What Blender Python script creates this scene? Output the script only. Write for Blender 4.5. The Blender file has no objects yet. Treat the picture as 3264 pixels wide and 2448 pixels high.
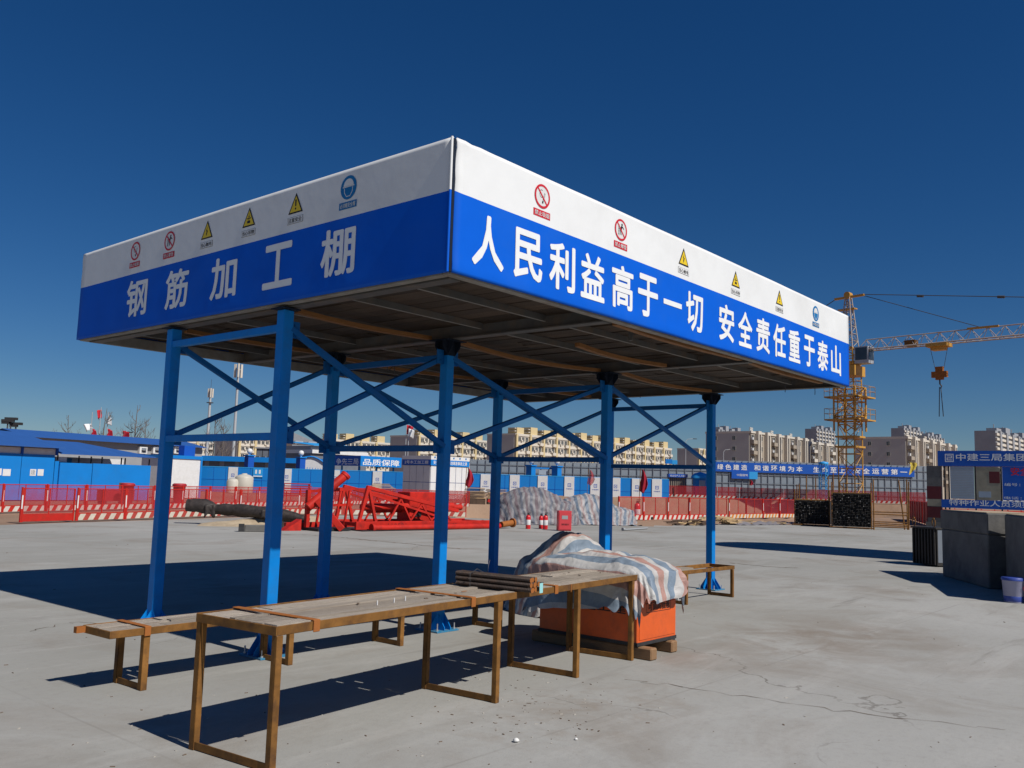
import bpy, bmesh, math, random
from mathutils import Vector, Matrix, noise
random.seed(7)
SC = bpy.context.scene
COL = SC.collection

# ------------------------------------------------------------------ camera, sky, sun, exposure
FPX, YAW, PITCH, ROLL = 2826.55, 0.7042, 0.1129, 0.0295
CAM = Vector((-4.7755, -4.7285, 1.6))
_F = Vector((math.cos(YAW)*math.cos(PITCH), math.sin(YAW)*math.cos(PITCH), math.sin(PITCH)))
_R0 = Vector((math.sin(YAW), -math.cos(YAW), 0)); _U0 = _R0.cross(_F)
_R = _R0*math.cos(ROLL) + _U0*math.sin(ROLL); _U = _U0*math.cos(ROLL) - _R0*math.sin(ROLL)
cam = bpy.data.cameras.new('camera'); cam_o = bpy.data.objects.new('camera', cam); COL.objects.link(cam_o)
cam.sensor_width = 36; cam.lens = FPX/3264*36; cam.clip_start = 0.05; cam.clip_end = 6000
cam_o.matrix_world = Matrix(((_R.x, _U.x, -_F.x, CAM.x), (_R.y, _U.y, -_F.y, CAM.y), (_R.z, _U.z, -_F.z, CAM.z), (0, 0, 0, 1)))
SC.camera = cam_o

SUNX, SUNY = 0.020, 0.967                       # shadow of a 1 m stick falls by (SUNX, SUNY)
w = bpy.data.worlds.new('World'); SC.world = w; w.use_nodes = True
nt = w.node_tree; bg = nt.nodes['Background']
sky = nt.nodes.new('ShaderNodeTexSky'); sky.sky_type = 'NISHITA'; sky.sun_disc = False
sky.sun_elevation = math.atan(1/math.hypot(SUNX, SUNY)); sky.sun_rotation = math.pi
sky.altitude = 1500; sky.air_density = 1.2; sky.dust_density = 0.0; sky.ozone_density = 10.0
hs = nt.nodes.new('ShaderNodeHueSaturation'); hs.inputs['Saturation'].default_value = 1.18; hs.inputs['Hue'].default_value = 0.505   # the phone's colour rendering, same over the whole sky
nt.links.new(sky.outputs[0], hs.inputs['Color']); nt.links.new(hs.outputs[0], bg.inputs[0]); bg.inputs[1].default_value = 0.055
sun = bpy.data.lights.new('sun', 'SUN'); sun.energy = 5.0; sun.angle = math.radians(0.53); sun.color = (1, 0.955, 0.89)
sun_o = bpy.data.objects.new('sun', sun); COL.objects.link(sun_o); sun_o.location = (0, -30, 60)
sun_o.rotation_euler = Vector((SUNX, SUNY, -1)).to_track_quat('-Z', 'Y').to_euler()
SC.view_settings.view_transform = 'Standard'; SC.view_settings.look = 'None'
SC.view_settings.exposure = -0.12; SC.view_settings.gamma = 1.0; SC.view_settings.use_curve_mapping = False

# ------------------------------------------------------------------ survey helpers (sight lines of the photo -> positions on site)
def sight(u, v): return _F + _R*((u-1632)/FPX) - _U*((v-1224)/FPX)
def gp(u, v, z=0.0):
    d = sight(u, v); t = (z-CAM.z)/d.z; return CAM + d*t
def pd(u, d, z=0.0):
    s = sight(u, 1540); s = Vector((s.x, s.y, 0)).normalized(); return Vector((CAM.x+s.x*d, CAM.y+s.y*d, z))
def zat(u, v, p):
    s = sight(u, v); h = Vector((s.x, s.y, 0)); t = (Vector((p[0], p[1], 0))-Vector((CAM.x, CAM.y, 0))).dot(h)/h.dot(h)
    return CAM.z + s.z*t
class Plane:                                    # vertical plane through a, along e1
    def __init__(s, a, e1):
        s.a = Vector((a[0], a[1], 0)); s.e1 = Vector((e1[0], e1[1], 0)).normalized(); s.n = Vector((-s.e1.y, s.e1.x, 0))
    def at(s, u, v):
        d = sight(u, v); t = (s.a-CAM).dot(s.n)/d.dot(s.n); p = CAM+d*t
        return (p-s.a).dot(s.e1), p.z
    def p(s, x, z, off=0.0): return s.a + s.e1*x + s.n*off + Vector((0, 0, z))

# ------------------------------------------------------------------ materials
MATS = {}
def pm(name, col, rough=0.6, metal=0.0, var=0.12, scale=6.0, bump=0.0, bscale=60.0, dirt=None, damt=0.35, dscale=2.5, alpha=None, spec=0.4, objvar=0.0, coord='Object', stretch=None, spots=None):
    if name in MATS: return MATS[name]
    m = bpy.data.materials.new(name); m.use_nodes = True; MATS[name] = m
    t = m.node_tree; N = t.nodes; L = t.links; b = N['Principled BSDF']
    b.inputs['Roughness'].default_value = rough; b.inputs['Metallic'].default_value = metal
    b.inputs['Specular IOR Level'].default_value = spec
    tc = N.new('ShaderNodeTexCoord'); vec = tc.outputs[coord]
    if stretch:
        mp = N.new('ShaderNodeMapping'); mp.inputs['Scale'].default_value = stretch; L.new(vec, mp.inputs[0]); vec = mp.outputs[0]
    if objvar:
        oi = N.new('ShaderNodeObjectInfo'); ad = N.new('ShaderNodeVectorMath'); ad.operation = 'ADD'
        sc = N.new('ShaderNodeVectorMath'); sc.operation = 'SCALE'; sc.inputs[0].default_value = (37, 17, 23); L.new(oi.outputs['Random'], sc.inputs['Scale'])
        L.new(vec, ad.inputs[0]); L.new(sc.outputs[0], ad.inputs[1]); vec = ad.outputs[0]
    nz = N.new('ShaderNodeTexNoise'); nz.inputs['Scale'].default_value = scale; nz.inputs['Detail'].default_value = 6; nz.inputs['Roughness'].default_value = 0.62
    L.new(vec, nz.inputs['Vector'])
    rp = N.new('ShaderNodeMapRange'); rp.inputs[1].default_value = 0.3; rp.inputs[2].default_value = 0.7; rp.inputs[3].default_value = 1-var; rp.inputs[4].default_value = 1+var
    L.new(nz.outputs[0], rp.inputs[0]); fac = rp.outputs[0]
    if objvar:
        r2 = N.new('ShaderNodeMapRange'); r2.inputs[3].default_value = 1-objvar; r2.inputs[4].default_value = 1+objvar; L.new(oi.outputs['Random'], r2.inputs[0])
        ml = N.new('ShaderNodeMath'); ml.operation = 'MULTIPLY'; L.new(fac, ml.inputs[0]); L.new(r2.outputs[0], ml.inputs[1]); fac = ml.outputs[0]
    vm = N.new('ShaderNodeVectorMath'); vm.operation = 'SCALE'; vm.inputs[0].default_value = col[:3]; L.new(fac, vm.inputs['Scale']); out = vm.outputs[0]
    if dirt:
        n2 = N.new('ShaderNodeTexNoise'); n2.inputs['Scale'].default_value = dscale; n2.inputs['Detail'].default_value = 8; n2.inputs['Roughness'].default_value = 0.7; L.new(vec, n2.inputs['Vector'])
        r3 = N.new('ShaderNodeMapRange'); r3.inputs[1].default_value = 0.48; r3.inputs[2].default_value = 0.68; r3.inputs[4].default_value = damt; L.new(n2.outputs[0], r3.inputs[0])
        mx = N.new('ShaderNodeMix'); mx.data_type = 'RGBA'; L.new(r3.outputs[0], mx.inputs[0]); L.new(out, mx.inputs[6]); mx.inputs[7].default_value = (*dirt[:3], 1); out = mx.outputs[2]
    L.new(out, b.inputs['Base Color'])
    if bump:
        n3 = N.new('ShaderNodeTexNoise'); n3.inputs['Scale'].default_value = bscale; n3.inputs['Detail'].default_value = 5; L.new(vec, n3.inputs['Vector'])
        bp = N.new('ShaderNodeBump'); bp.inputs['Strength'].default_value = bump; bp.inputs['Distance'].default_value = 0.22/bscale; L.new(n3.outputs[0], bp.inputs['Height']); L.new(bp.outputs[0], b.inputs['Normal'])
    if alpha is not None:
        b.inputs['Alpha'].default_value = alpha
    return m

BLUE = (0.001, 0.105, 0.6)
M = dict(
    cloth_white=pm('banner_white', (0.76, 0.765, 0.755), 0.55, var=0.035, scale=2.0, bump=0.05, bscale=9, dirt=(0.5, 0.48, 0.44), damt=0.16, dscale=1.1),
    cloth_blue=pm('banner_blue', BLUE, 0.6, var=0.05, scale=2.0, bump=0.05, bscale=9, spec=0.12, dirt=(0.03, 0.13, 0.5), damt=0.25, dscale=1.3),
    letter=pm('letter_white', (0.78, 0.785, 0.78), 0.55, var=0.03),
    post=pm('post_blue', (0.001, 0.2, 0.6), 0.5, var=0.07, scale=5, bump=0.06, bscale=35, dirt=(0.03, 0.12, 0.28), damt=0.35, dscale=4, spec=0.22),
    shadeblack=pm('shade_black', (0.01, 0.016, 0.03), 0.7, var=0.2, spec=0.15),  # near black that paints shade: post heads and the open fascia corner
    purlin=pm('purlin_lip_bounce', (0.26, 0.25, 0.235), 0.6, var=0.2, scale=4, dirt=(0.2, 0.13, 0.08), damt=0.5, dscale=3),  # pale lip colour paints in light bounced up from the ground
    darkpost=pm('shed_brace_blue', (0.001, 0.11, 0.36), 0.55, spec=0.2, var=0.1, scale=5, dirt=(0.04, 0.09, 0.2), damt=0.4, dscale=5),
    plate=pm('base_plate_blue', (0.03, 0.2, 0.36), 0.5, var=0.2, scale=9, dirt=(0.2, 0.2, 0.19), damt=0.6, dscale=9),
    bolt=pm('zinc_bolt', (0.55, 0.55, 0.54), 0.4, 0.7, var=0.2, scale=20),
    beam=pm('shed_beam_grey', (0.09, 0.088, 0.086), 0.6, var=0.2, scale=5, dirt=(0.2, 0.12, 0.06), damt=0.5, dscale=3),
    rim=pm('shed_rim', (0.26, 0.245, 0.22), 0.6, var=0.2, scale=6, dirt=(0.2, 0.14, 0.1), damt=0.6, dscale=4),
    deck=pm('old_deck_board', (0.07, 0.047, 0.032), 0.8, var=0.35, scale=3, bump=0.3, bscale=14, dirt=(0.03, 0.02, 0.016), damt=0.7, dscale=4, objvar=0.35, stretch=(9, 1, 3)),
    batten=pm('pine_batten', (0.24, 0.105, 0.03), 0.7, var=0.25, scale=5, bump=0.2, bscale=20, stretch=(1, 6, 6), dirt=(0.25, 0.12, 0.05), damt=0.5, dscale=4),
    roof=pm('roof_sheet_grey', (0.3, 0.3, 0.3), 0.6),
    rust=pm('rusty_steel', (0.2, 0.092, 0.022), 0.75, var=0.35, scale=7, bump=0.25, bscale=70, dirt=(0.07, 0.034, 0.018), damt=0.8, dscale=6, spec=0.25, objvar=0.15),
    rust2=pm('bright_rust', (0.33, 0.115, 0.026), 0.75, var=0.25, scale=9, bump=0.3, bscale=80, dirt=(0.2, 0.07, 0.025), damt=0.6, dscale=9, spec=0.25),
    plank=pm('weathered_plank', (0.4, 0.345, 0.28), 0.88, var=0.34, scale=3, bump=0.5, bscale=12, dirt=(0.17, 0.11, 0.075), damt=0.9, dscale=2.4, objvar=0.24, stretch=(1.0, 7, 3)),
    rebar=pm('rebar_steel', (0.06, 0.045, 0.038), 0.6, 0.5, var=0.3, scale=30, dirt=(0.1, 0.05, 0.025), damt=0.6, dscale=14),
    tag=pm('cyan_tag', (0.3, 0.62, 0.62), 0.5, var=0.05),
    orange=pm('orange_enamel', (0.66, 0.105, 0.018), 0.42, var=0.07, scale=4, bump=0.04, bscale=30, dirt=(0.34, 0.07, 0.03), damt=0.4, dscale=5),
    black=pm('black_paint', (0.015, 0.015, 0.016), 0.6),
    dark=pm('dark_rubber', (0.03, 0.03, 0.032), 0.75, var=0.3, scale=10),
    timber=pm('sleeper_timber', (0.26, 0.15, 0.075), 0.85, var=0.3, scale=5, bump=0.4, bscale=20, dirt=(0.1, 0.06, 0.03), damt=0.6, dscale=5, stretch=(5, 1, 5)),
    red=pm('barrier_red', (0.5, 0.02, 0.013), 0.5, var=0.1, scale=5, dirt=(0.25, 0.04, 0.02), damt=0.4, dscale=4),
    redsteel=pm('red_oxide_steel', (0.5, 0.021, 0.012), 0.55, var=0.2, scale=3, spec=0.25, dirt=(0.2, 0.016, 0.014), damt=0.7, dscale=2.4, bump=0.05, bscale=20),
    reddark=pm('faded_red_plastic', (0.36, 0.02, 0.03), 0.6, var=0.1),
    extred=pm('extinguisher_red', (0.6, 0.02, 0.025), 0.3, var=0.04, spec=0.5),
    boxred=pm('fire_box_red', (0.55, 0.05, 0.06), 0.45, var=0.06),
    white=pm('white_paint', (0.7, 0.7, 0.69), 0.55, var=0.05, dirt=(0.5, 0.48, 0.43), damt=0.3, dscale=2),
    grey=pm('grey_panel', (0.3, 0.31, 0.32), 0.6, var=0.08, scale=1),
    dgrey=pm('dark_grey_panel', (0.15, 0.17, 0.2), 0.65, var=0.15, scale=1.0),
    wallblue=pm('hoarding_blue', (0.004, 0.2, 0.6), 0.5, var=0.06, scale=0.8, dirt=(0.02, 0.17, 0.45), damt=0.4, dscale=0.7),
    roofblue=pm('roof_blue', (0.025, 0.1, 0.33), 0.55, var=0.08, scale=0.6, spec=0.4, stretch=(6, 1, 1)),
    navy=pm('banner_navy', (0.004, 0.085, 0.43), 0.55, var=0.06, scale=1.0),
    skyblue=pm('sign_cyan', (0.03, 0.33, 0.72), 0.5, var=0.05),
    glass=pm('window_glass', (0.04, 0.05, 0.06), 0.12, var=0.3, scale=0.7, spec=0.6),
    cream=pm('cream_render', (0.6, 0.48, 0.26), 0.8, var=0.05, scale=0.3),
    offwhite=pm('offwhite_render', (0.6, 0.55, 0.47), 0.8, var=0.06, scale=0.3),
    tan=pm('tan_render', (0.34, 0.29, 0.23), 0.8, var=0.06, scale=0.3),
    endwall=pm('grey_end_wall', (0.47, 0.45, 0.42), 0.85, var=0.05, scale=0.2, dirt=(0.4, 0.385, 0.36), damt=0.4, dscale=0.15),
    tower=pm('tower_grey', (0.3, 0.31, 0.33), 0.8, var=0.08, scale=0.2),
    yellow=pm('crane_yellow', (0.56, 0.3, 0.05), 0.5, var=0.15, scale=2, dirt=(0.22, 0.1, 0.04), damt=0.5, dscale=2),
    jibgrey=pm('jib_faded_paint', (0.42, 0.37, 0.33), 0.6, var=0.15, scale=2, dirt=(0.35, 0.15, 0.06), damt=0.6, dscale=1.2),
    cabgrey=pm('cab_grey', (0.4, 0.43, 0.47), 0.5, var=0.08),
    cable=pm('steel_cable', (0.06, 0.06, 0.065), 0.6, var=0.1),
    sand=pm('sand_heap', (0.4, 0.32, 0.22), 0.95, var=0.22, scale=3, bump=0.6, bscale=12, dirt=(0.28, 0.21, 0.14), damt=0.6, dscale=2),
    concrete=pm('cast_concrete', (0.135, 0.13, 0.122), 0.9, var=0.2, scale=2.5, bump=0.35, bscale=18, dirt=(0.065, 0.063, 0.062), damt=0.7, dscale=1.6),
    blacktarp=pm('black_rubber_sheet', (0.03, 0.024, 0.022), 0.6, var=0.5, scale=4, bump=0.5, bscale=9, dirt=(0.09, 0.07, 0.06), damt=0.6, dscale=5),
    straw=pm('old_plywood', (0.4, 0.27, 0.14), 0.85, var=0.3, scale=4, objvar=0.3, stretch=(1, 1, 8)),
    lumber=pm('sawn_lumber', (0.36, 0.25, 0.13), 0.85, var=0.25, scale=4, objvar=0.35),
    charwood=pm('dark_scrap_wood', (0.07, 0.045, 0.03), 0.9, var=0.4, scale=4, objvar=0.3),
    tank=pm('tank_beige', (0.5, 0.47, 0.4), 0.5, var=0.04),
    tubeblack=pm('black_tube', (0.02, 0.018, 0.017), 0.65, var=0.4, scale=6, dirt=(0.1, 0.08, 0.06), damt=0.4, dscale=8),
    tubeend=pm('tube_end', (0.35, 0.34, 0.32), 0.6),
    maroon=pm('maroon_panel', (0.1, 0.012, 0.016), 0.55, var=0.1),
    paper=pm('notice_paper', (0.3, 0.36, 0.43), 0.6, var=0.06, scale=3),
    poster=pm('poster_tan', (0.27, 0.24, 0.175), 0.6, var=0.18, scale=2.5, dirt=(0.32, 0.3, 0.23), damt=0.5, dscale=1.5),
    signred=pm('sign_red', (0.56, 0.015, 0.03), 0.5, var=0.03),
    signyellow=pm('sign_yellow', (0.78, 0.55, 0.02), 0.5, var=0.03),
    signblue=pm('sign_blue', (0.005, 0.16, 0.4), 0.5, var=0.03),
    bark=pm('bark', (0.17, 0.14, 0.12), 0.9, var=0.2, scale=4),
    flagred=pm('flag_red', (0.5, 0.015, 0.03), 0.7, var=0.08, scale=4),
    flagwhite=pm('flag_white', (0.72, 0.74, 0.76), 0.7, var=0.06, scale=4),
    netred=pm('red_flag_cloth', (0.36, 0.012, 0.03), 0.75, var=0.2, scale=4),
    steelpole=pm('galvanised_pole', (0.5, 0.52, 0.53), 0.45, 0.3, var=0.08),
    pail=pm('pail_plastic', (0.3, 0.3, 0.42), 0.45, var=0.08),
    pailblue=pm('pail_blue', (0.04, 0.07, 0.3), 0.45, var=0.08),
    roofgrey=pm('tile_roof_grey', (0.2, 0.205, 0.215), 0.7, var=0.12, scale=2),
    pebble=pm('white_stone', (0.7, 0.69, 0.66), 0.8, var=0.1),
    chip=pm('wood_chip', (0.14, 0.1, 0.07), 0.9, var=0.4, scale=9),
    crumb=pm('concrete_crumb', (0.42, 0.39, 0.34), 0.9, var=0.2, scale=9),
    yellowcloth=pm('yellow_cloth', (0.55, 0.42, 0.06), 0.7, var=0.2),
)
def net_mat(name, col, a):
    m = bpy.data.materials.new(name); m.use_nodes = True; t = m.node_tree; N = t.nodes; L = t.links; b = N['Principled BSDF']
    b.inputs['Base Color'].default_value = (*col, 1); b.inputs['Roughness'].default_value = 0.8
    tc = N.new('ShaderNodeTexCoord'); nz = N.new('ShaderNodeTexNoise'); nz.inputs['Scale'].default_value = 1.6; L.new(tc.outputs['Object'], nz.inputs[0])
    mr = N.new('ShaderNodeMapRange'); mr.inputs[1].default_value = 0.3; mr.inputs[2].default_value = 0.7; mr.inputs[3].default_value = a-0.08; mr.inputs[4].default_value = a+0.08; L.new(nz.outputs[0], mr.inputs[0]); L.new(mr.outputs[0], b.inputs['Alpha'])
    MATS[name] = m; return m
M['mesh_red'] = net_mat('red_wire_mesh', (0.42, 0.025, 0.03), 0.24)
M['mesh_red2'] = net_mat('dense_red_wire_mesh', (0.4, 0.02, 0.03), 0.5)
M['mesh_grey'] = net_mat('grey_dust_net', (0.26, 0.31, 0.36), 0.8)

def stripe_mat(name, ca, cb, period, duty=0.5, slope=0.55):
    m = bpy.data.materials.new(name); m.use_nodes = True; t = m.node_tree; N = t.nodes; L = t.links; b = N['Principled BSDF']; b.inputs['Roughness'].default_value = 0.5
    tc = N.new('ShaderNodeTexCoord'); sp = N.new('ShaderNodeSeparateXYZ'); L.new(tc.outputs['Object'], sp.inputs[0])
    a = N.new('ShaderNodeMath'); a.operation = 'MULTIPLY_ADD'; L.new(sp.outputs[2], a.inputs[0]); a.inputs[1].default_value = -slope; L.new(sp.outputs[0], a.inputs[2])
    d = N.new('ShaderNodeMath'); d.operation = 'DIVIDE'; L.new(a.outputs[0], d.inputs[0]); d.inputs[1].default_value = period
    f = N.new('ShaderNodeMath'); f.operation = 'FRACT'; L.new(d.outputs[0], f.inputs[0])
    g = N.new('ShaderNodeMath'); g.operation = 'GREATER_THAN'; L.new(f.outputs[0], g.inputs[0]); g.inputs[1].default_value = duty
    nz = N.new('ShaderNodeTexNoise'); nz.inputs['Scale'].default_value = 5; L.new(tc.outputs['Object'], nz.inputs[0])
    mx = N.new('ShaderNodeMix'); mx.data_type = 'RGBA'; L.new(g.outputs[0], mx.inputs[0]); mx.inputs[6].default_value = (*ca, 1); mx.inputs[7].default_value = (*cb, 1)
    mr = N.new('ShaderNodeMapRange'); mr.inputs[3].default_value = 0.75; mr.inputs[4].default_value = 1.15; L.new(nz.outputs[0], mr.inputs[0])
    vm = N.new('ShaderNodeVectorMath'); vm.operation = 'SCALE'; L.new(mx.outputs[2], vm.inputs[0]); L.new(mr.outputs[0], vm.inputs['Scale']); L.new(vm.outputs[0], b.inputs['Base Color'])
    MATS[name] = m; return m
M['kick'] = stripe_mat('red_white_stripes', (0.66, 0.63, 0.56), (0.52, 0.025, 0.015), 0.42, 0.52, 0.6)
M['kickold'] = stripe_mat('faded_red_white_stripes', (0.62, 0.58, 0.48), (0.42, 0.06, 0.045), 0.42, 0.52, 0.6)
M['kickyellow'] = stripe_mat('yellow_white_stripes', (0.62, 0.58, 0.5), (0.6, 0.22, 0.03), 0.4, 0.5, 0.6)
M['cone'] = stripe_mat('yellow_black_stripes', (0.55, 0.36, 0.12), (0.03, 0.03, 0.03), 0.2, 0.5, -1.2)

def tarp_mat(name, cols):
    """woven plastic sheet with blue / white / pink stripes running along the cloth (UV)"""
    m = bpy.data.materials.new(name); m.use_nodes = True; t = m.node_tree; N = t.nodes; L = t.links; b = N['Principled BSDF']
    b.inputs['Roughness'].default_value = 0.5; b.inputs['Specular IOR Level'].default_value = 0.3
    uv = N.new('ShaderNodeUVMap'); uv.uv_map = 'UVMap'; sp = N.new('ShaderNodeSeparateXYZ'); L.new(uv.outputs[0], sp.inputs[0])
    d = N.new('ShaderNodeMath'); d.operation = 'DIVIDE'; L.new(sp.outputs[0], d.inputs[0]); d.inputs[1].default_value = 0.42
    f = N.new('ShaderNodeMath'); f.operation = 'FRACT'; L.new(d.outputs[0], f.inputs[0])
    r = N.new('ShaderNodeValToRGB'); r.color_ramp.interpolation = 'CONSTANT'; e = r.color_ramp.elements
    dark = 1.0
    e[0].position = 0; e[0].color = (*[c*dark for c in cols[0][1]], 1); e[1].position = cols[1][0]; e[1].color = (*[c*dark for c in cols[1][1]], 1)
    for ps, c in cols[2:]:
        k = e.new(ps); k.color = (*[x*dark for x in c], 1)
    L.new(f.outputs[0], r.inputs[0])
    nz = N.new('ShaderNodeTexNoise'); nz.inputs['Scale'].default_value = 6; nz.inputs['Detail'].default_value = 6; L.new(uv.outputs[0], nz.inputs[0])
    mr = N.new('ShaderNodeMapRange'); mr.inputs[1].default_value = 0.3; mr.inputs[2].default_value = 0.7; mr.inputs[3].default_value = 0.72; mr.inputs[4].default_value = 1.08; L.new(nz.outputs[0], mr.inputs[0])
    vm = N.new('ShaderNodeVectorMath'); vm.operation = 'SCALE'; L.new(r.outputs[0], vm.inputs[0]); L.new(mr.outputs[0], vm.inputs['Scale']); L.new(vm.outputs[0], b.inputs['Base Color'])
    n3 = N.new('ShaderNodeTexNoise'); n3.inputs['Scale'].default_value = 9; n3.inputs['Detail'].default_value = 4; n3.inputs['Distortion'].default_value = 1.2; L.new(uv.outputs[0], n3.inputs[0])
    bp = N.new('ShaderNodeBump'); bp.inputs['Strength'].default_value = 0.5; bp.inputs['Distance'].default_value = 0.03; L.new(n3.outputs[0], bp.inputs['Height']); L.new(bp.outputs[0], b.inputs['Normal'])
    MATS[name] = m; return m
M['tarp'] = tarp_mat('striped_tarpaulin', [(0.0, (0.5, 0.49, 0.47)), (0.22, (0.2, 0.255, 0.32)), (0.5, (0.5, 0.48, 0.46)), (0.72, (0.43, 0.25, 0.21))])
M['tarp_old'] = tarp_mat('faded_striped_tarpaulin', [(0.0, (0.225, 0.21, 0.22)), (0.25, (0.135, 0.145, 0.175)), (0.5, (0.24, 0.23, 0.235)), (0.75, (0.175, 0.135, 0.145))])
M['tarp_mid'] = tarp_mat('bold_striped_tarpaulin', [(0.0, (0.34, 0.325, 0.33)), (0.25, (0.135, 0.175, 0.23)), (0.55, (0.34, 0.325, 0.32)), (0.78, (0.29, 0.21, 0.205))])

def wvp(N, L, P, nz):
    o = N.new('ShaderNodeVectorMath'); o.operation = 'ADD'; n = N.new('ShaderNodeTexNoise'); n.inputs['Scale'].default_value = 0.35; n.inputs['Detail'].default_value = 3
    L.new(P, n.inputs[0]); L.new(P, o.inputs[0]); L.new(n.outputs[1], o.inputs[1]); return o.outputs[0]
def ground_mat():
    m = bpy.data.materials.new('yard_concrete'); m.use_nodes = True; t = m.node_tree; N = t.nodes; L = t.links; b = N['Principled BSDF']
    b.inputs['Roughness'].default_value = 0.88; b.inputs['Specular IOR Level'].default_value = 0.25
    tc = N.new('ShaderNodeTexCoord'); P = tc.outputs['Object']
    def nz(s, det=6, ro=0.6, dist=0, vec=P, stretch=None):
        n = N.new('ShaderNodeTexNoise'); n.inputs['Scale'].default_value = s; n.inputs['Detail'].default_value = det; n.inputs['Roughness'].default_value = ro; n.inputs['Distortion'].default_value = dist
        if stretch:
            mp = N.new('ShaderNodeMapping'); mp.inputs['Scale'].default_value = stretch[:3]; mp.inputs['Rotation'].default_value = (0, 0, stretch[3]); L.new(vec, mp.inputs[0]); L.new(mp.outputs[0], n.inputs[0])
        else: L.new(vec, n.inputs[0])
        return n.outputs[0]
    def rng(i, a, b_, c, d):
        r = N.new('ShaderNodeMapRange'); r.inputs[1].default_value = a; r.inputs[2].default_value = b_; r.inputs[3].default_value = c; r.inputs[4].default_value = d; L.new(i, r.inputs[0]); return r.outputs[0]
    def mix(fac, A, B):
        x = N.new('ShaderNodeMix'); x.data_type = 'RGBA'; L.new(fac, x.inputs[0])
        for i, c in ((6, A), (7, B)):
            if isinstance(c, tuple): x.inputs[i].default_value = (*c, 1)
            else: L.new(c, x.inputs[i])
        return x.outputs[2]
    c = mix(rng(nz(0.16, 5, 0.55), 0.35, 0.65, 0, 1), (0.27, 0.265, 0.24), (0.36, 0.355, 0.333))
    c = mix(rng(nz(0.5, 8, 0.65, 0.6), 0.5, 0.72, 0, 0.85), c, (0.235, 0.208, 0.175))         # damp and soil stains
    c = mix(rng(nz(0.9, 8, 0.7, 0.4, stretch=(0.35, 2.2, 1, 0.5)), 0.52, 0.72, 0, 0.7), c, (0.4, 0.39, 0.365))   # trowel sweeps
    c = mix(rng(nz(1.4, 6, 0.7, 0.8, stretch=(0.12, 1.6, 1, -0.25)), 0.6, 0.74, 0, 0.65), c, (0.18, 0.168, 0.15))   # tyre drags
    c = mix(rng(nz(14, 4, 0.7), 0.5, 0.75, 0, 0.35), c, (0.235, 0.22, 0.2))
    c = mix(rng(nz(90, 2, 0.6), 0.62, 0.75, 0, 0.5), c, (0.17, 0.155, 0.14))                     # grit specks
    def spot(cx, cy, rx, ry):
        sb = N.new('ShaderNodeMapping'); sb.vector_type = 'POINT'; sb.inputs['Location'].default_value = (-cx/rx, -cy/ry, 0); sb.inputs['Scale'].default_value = (1/rx, 1/ry, 1); L.new(P, sb.inputs[0])
        ln = N.new('ShaderNodeVectorMath'); ln.operation = 'LENGTH'; L.new(sb.outputs[0], ln.inputs[0]); return rng(ln.outputs['Value'], 0.3, 1.0, 1, 0)
    def mul(a, b):
        x = N.new('ShaderNodeMath'); x.operation = 'MULTIPLY'; L.new(a, x.inputs[0]); L.new(b, x.inputs[1]); return x.outputs[0]
    c = mix(mul(spot(5.2, -.9, 2.6, 1.5), rng(nz(1.6, 7, 0.7, 0.8), 0.42, 0.62, 0, 0.75)), c, (0.22, 0.185, 0.15))
    c = mix(mul(spot(.6, -.9, 1.6, .9), rng(nz(3, 6, 0.7, 0.5), 0.5, 0.66, 0, 0.6)), c, (0.24, 0.2, 0.16))
    for (cx, cy, rr_) in ((-2, -16, 20.5), (-2, -16, 22.1), (30, -14, 17.0), (30, -14, 18.7)):      # turning tyre tracks
        sb = N.new('ShaderNodeVectorMath'); sb.operation = 'DISTANCE'; L.new(wvp(N, L, P, nz), sb.inputs[0]); sb.inputs[1].default_value = (cx, cy, 0)
        df = N.new('ShaderNodeMath'); df.operation = 'SUBTRACT'; L.new(sb.outputs['Value'], df.inputs[0]); df.inputs[1].default_value = rr_
        ab = N.new('ShaderNodeMath'); ab.operation = 'ABSOLUTE'; L.new(df.outputs[0], ab.inputs[0])
        c = mix(mul(rng(ab.outputs[0], 0.08, 0.2, 1, 0), rng(nz(1.1, 6, 0.7), 0.45, 0.68, 0, 0.55)), c, (0.19, 0.178, 0.16))
    # hairline cracks
    v = N.new('ShaderNodeTexVoronoi'); v.feature = 'DISTANCE_TO_EDGE'; v.inputs['Scale'].default_value = 0.14; 
    wv = N.new('ShaderNodeVectorMath'); wv.operation = 'ADD'; n_ = N.new('ShaderNodeTexNoise'); n_.inputs['Scale'].default_value = 0.8; n_.inputs['Detail'].default_value = 6; L.new(P, n_.inputs[0]); L.new(P, wv.inputs[0])
    s_ = N.new('ShaderNodeVectorMath'); s_.operation = 'SCALE'; s_.inputs['Scale'].default_value = 1.6; L.new(n_.outputs[1], s_.inputs[0]); L.new(s_.outputs[0], wv.inputs[1]); L.new(wv.outputs[0], v.inputs[0])
    crack = rng(v.outputs[0], 0.0006, 0.0016, 1, 0)
    br = N.new('ShaderNodeMath'); br.operation = 'MULTIPLY'; L.new(crack, br.inputs[0]); L.new(rng(nz(0.5, 3), 0.5, 0.62, 0, 0.7), br.inputs[1])
    c = mix(br.outputs[0], c, (0.12, 0.105, 0.09))
    # saw-cut joints every 5.2 m
    sp = N.new('ShaderNodeSeparateXYZ'); L.new(P, sp.inputs[0])
    js = []
    for o, off in ((0, 2.0), (1, 1.1)):
        a = N.new('ShaderNodeMath'); a.operation = 'ADD'; L.new(sp.outputs[o], a.inputs[0]); a.inputs[1].default_value = off
        q = N.new('ShaderNodeMath'); q.operation = 'PINGPONG'; L.new(a.outputs[0], q.inputs[0]); q.inputs[1].default_value = 2.6
        js.append(rng(q.outputs[0], 0.006, 0.014, 1, 0))
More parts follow.
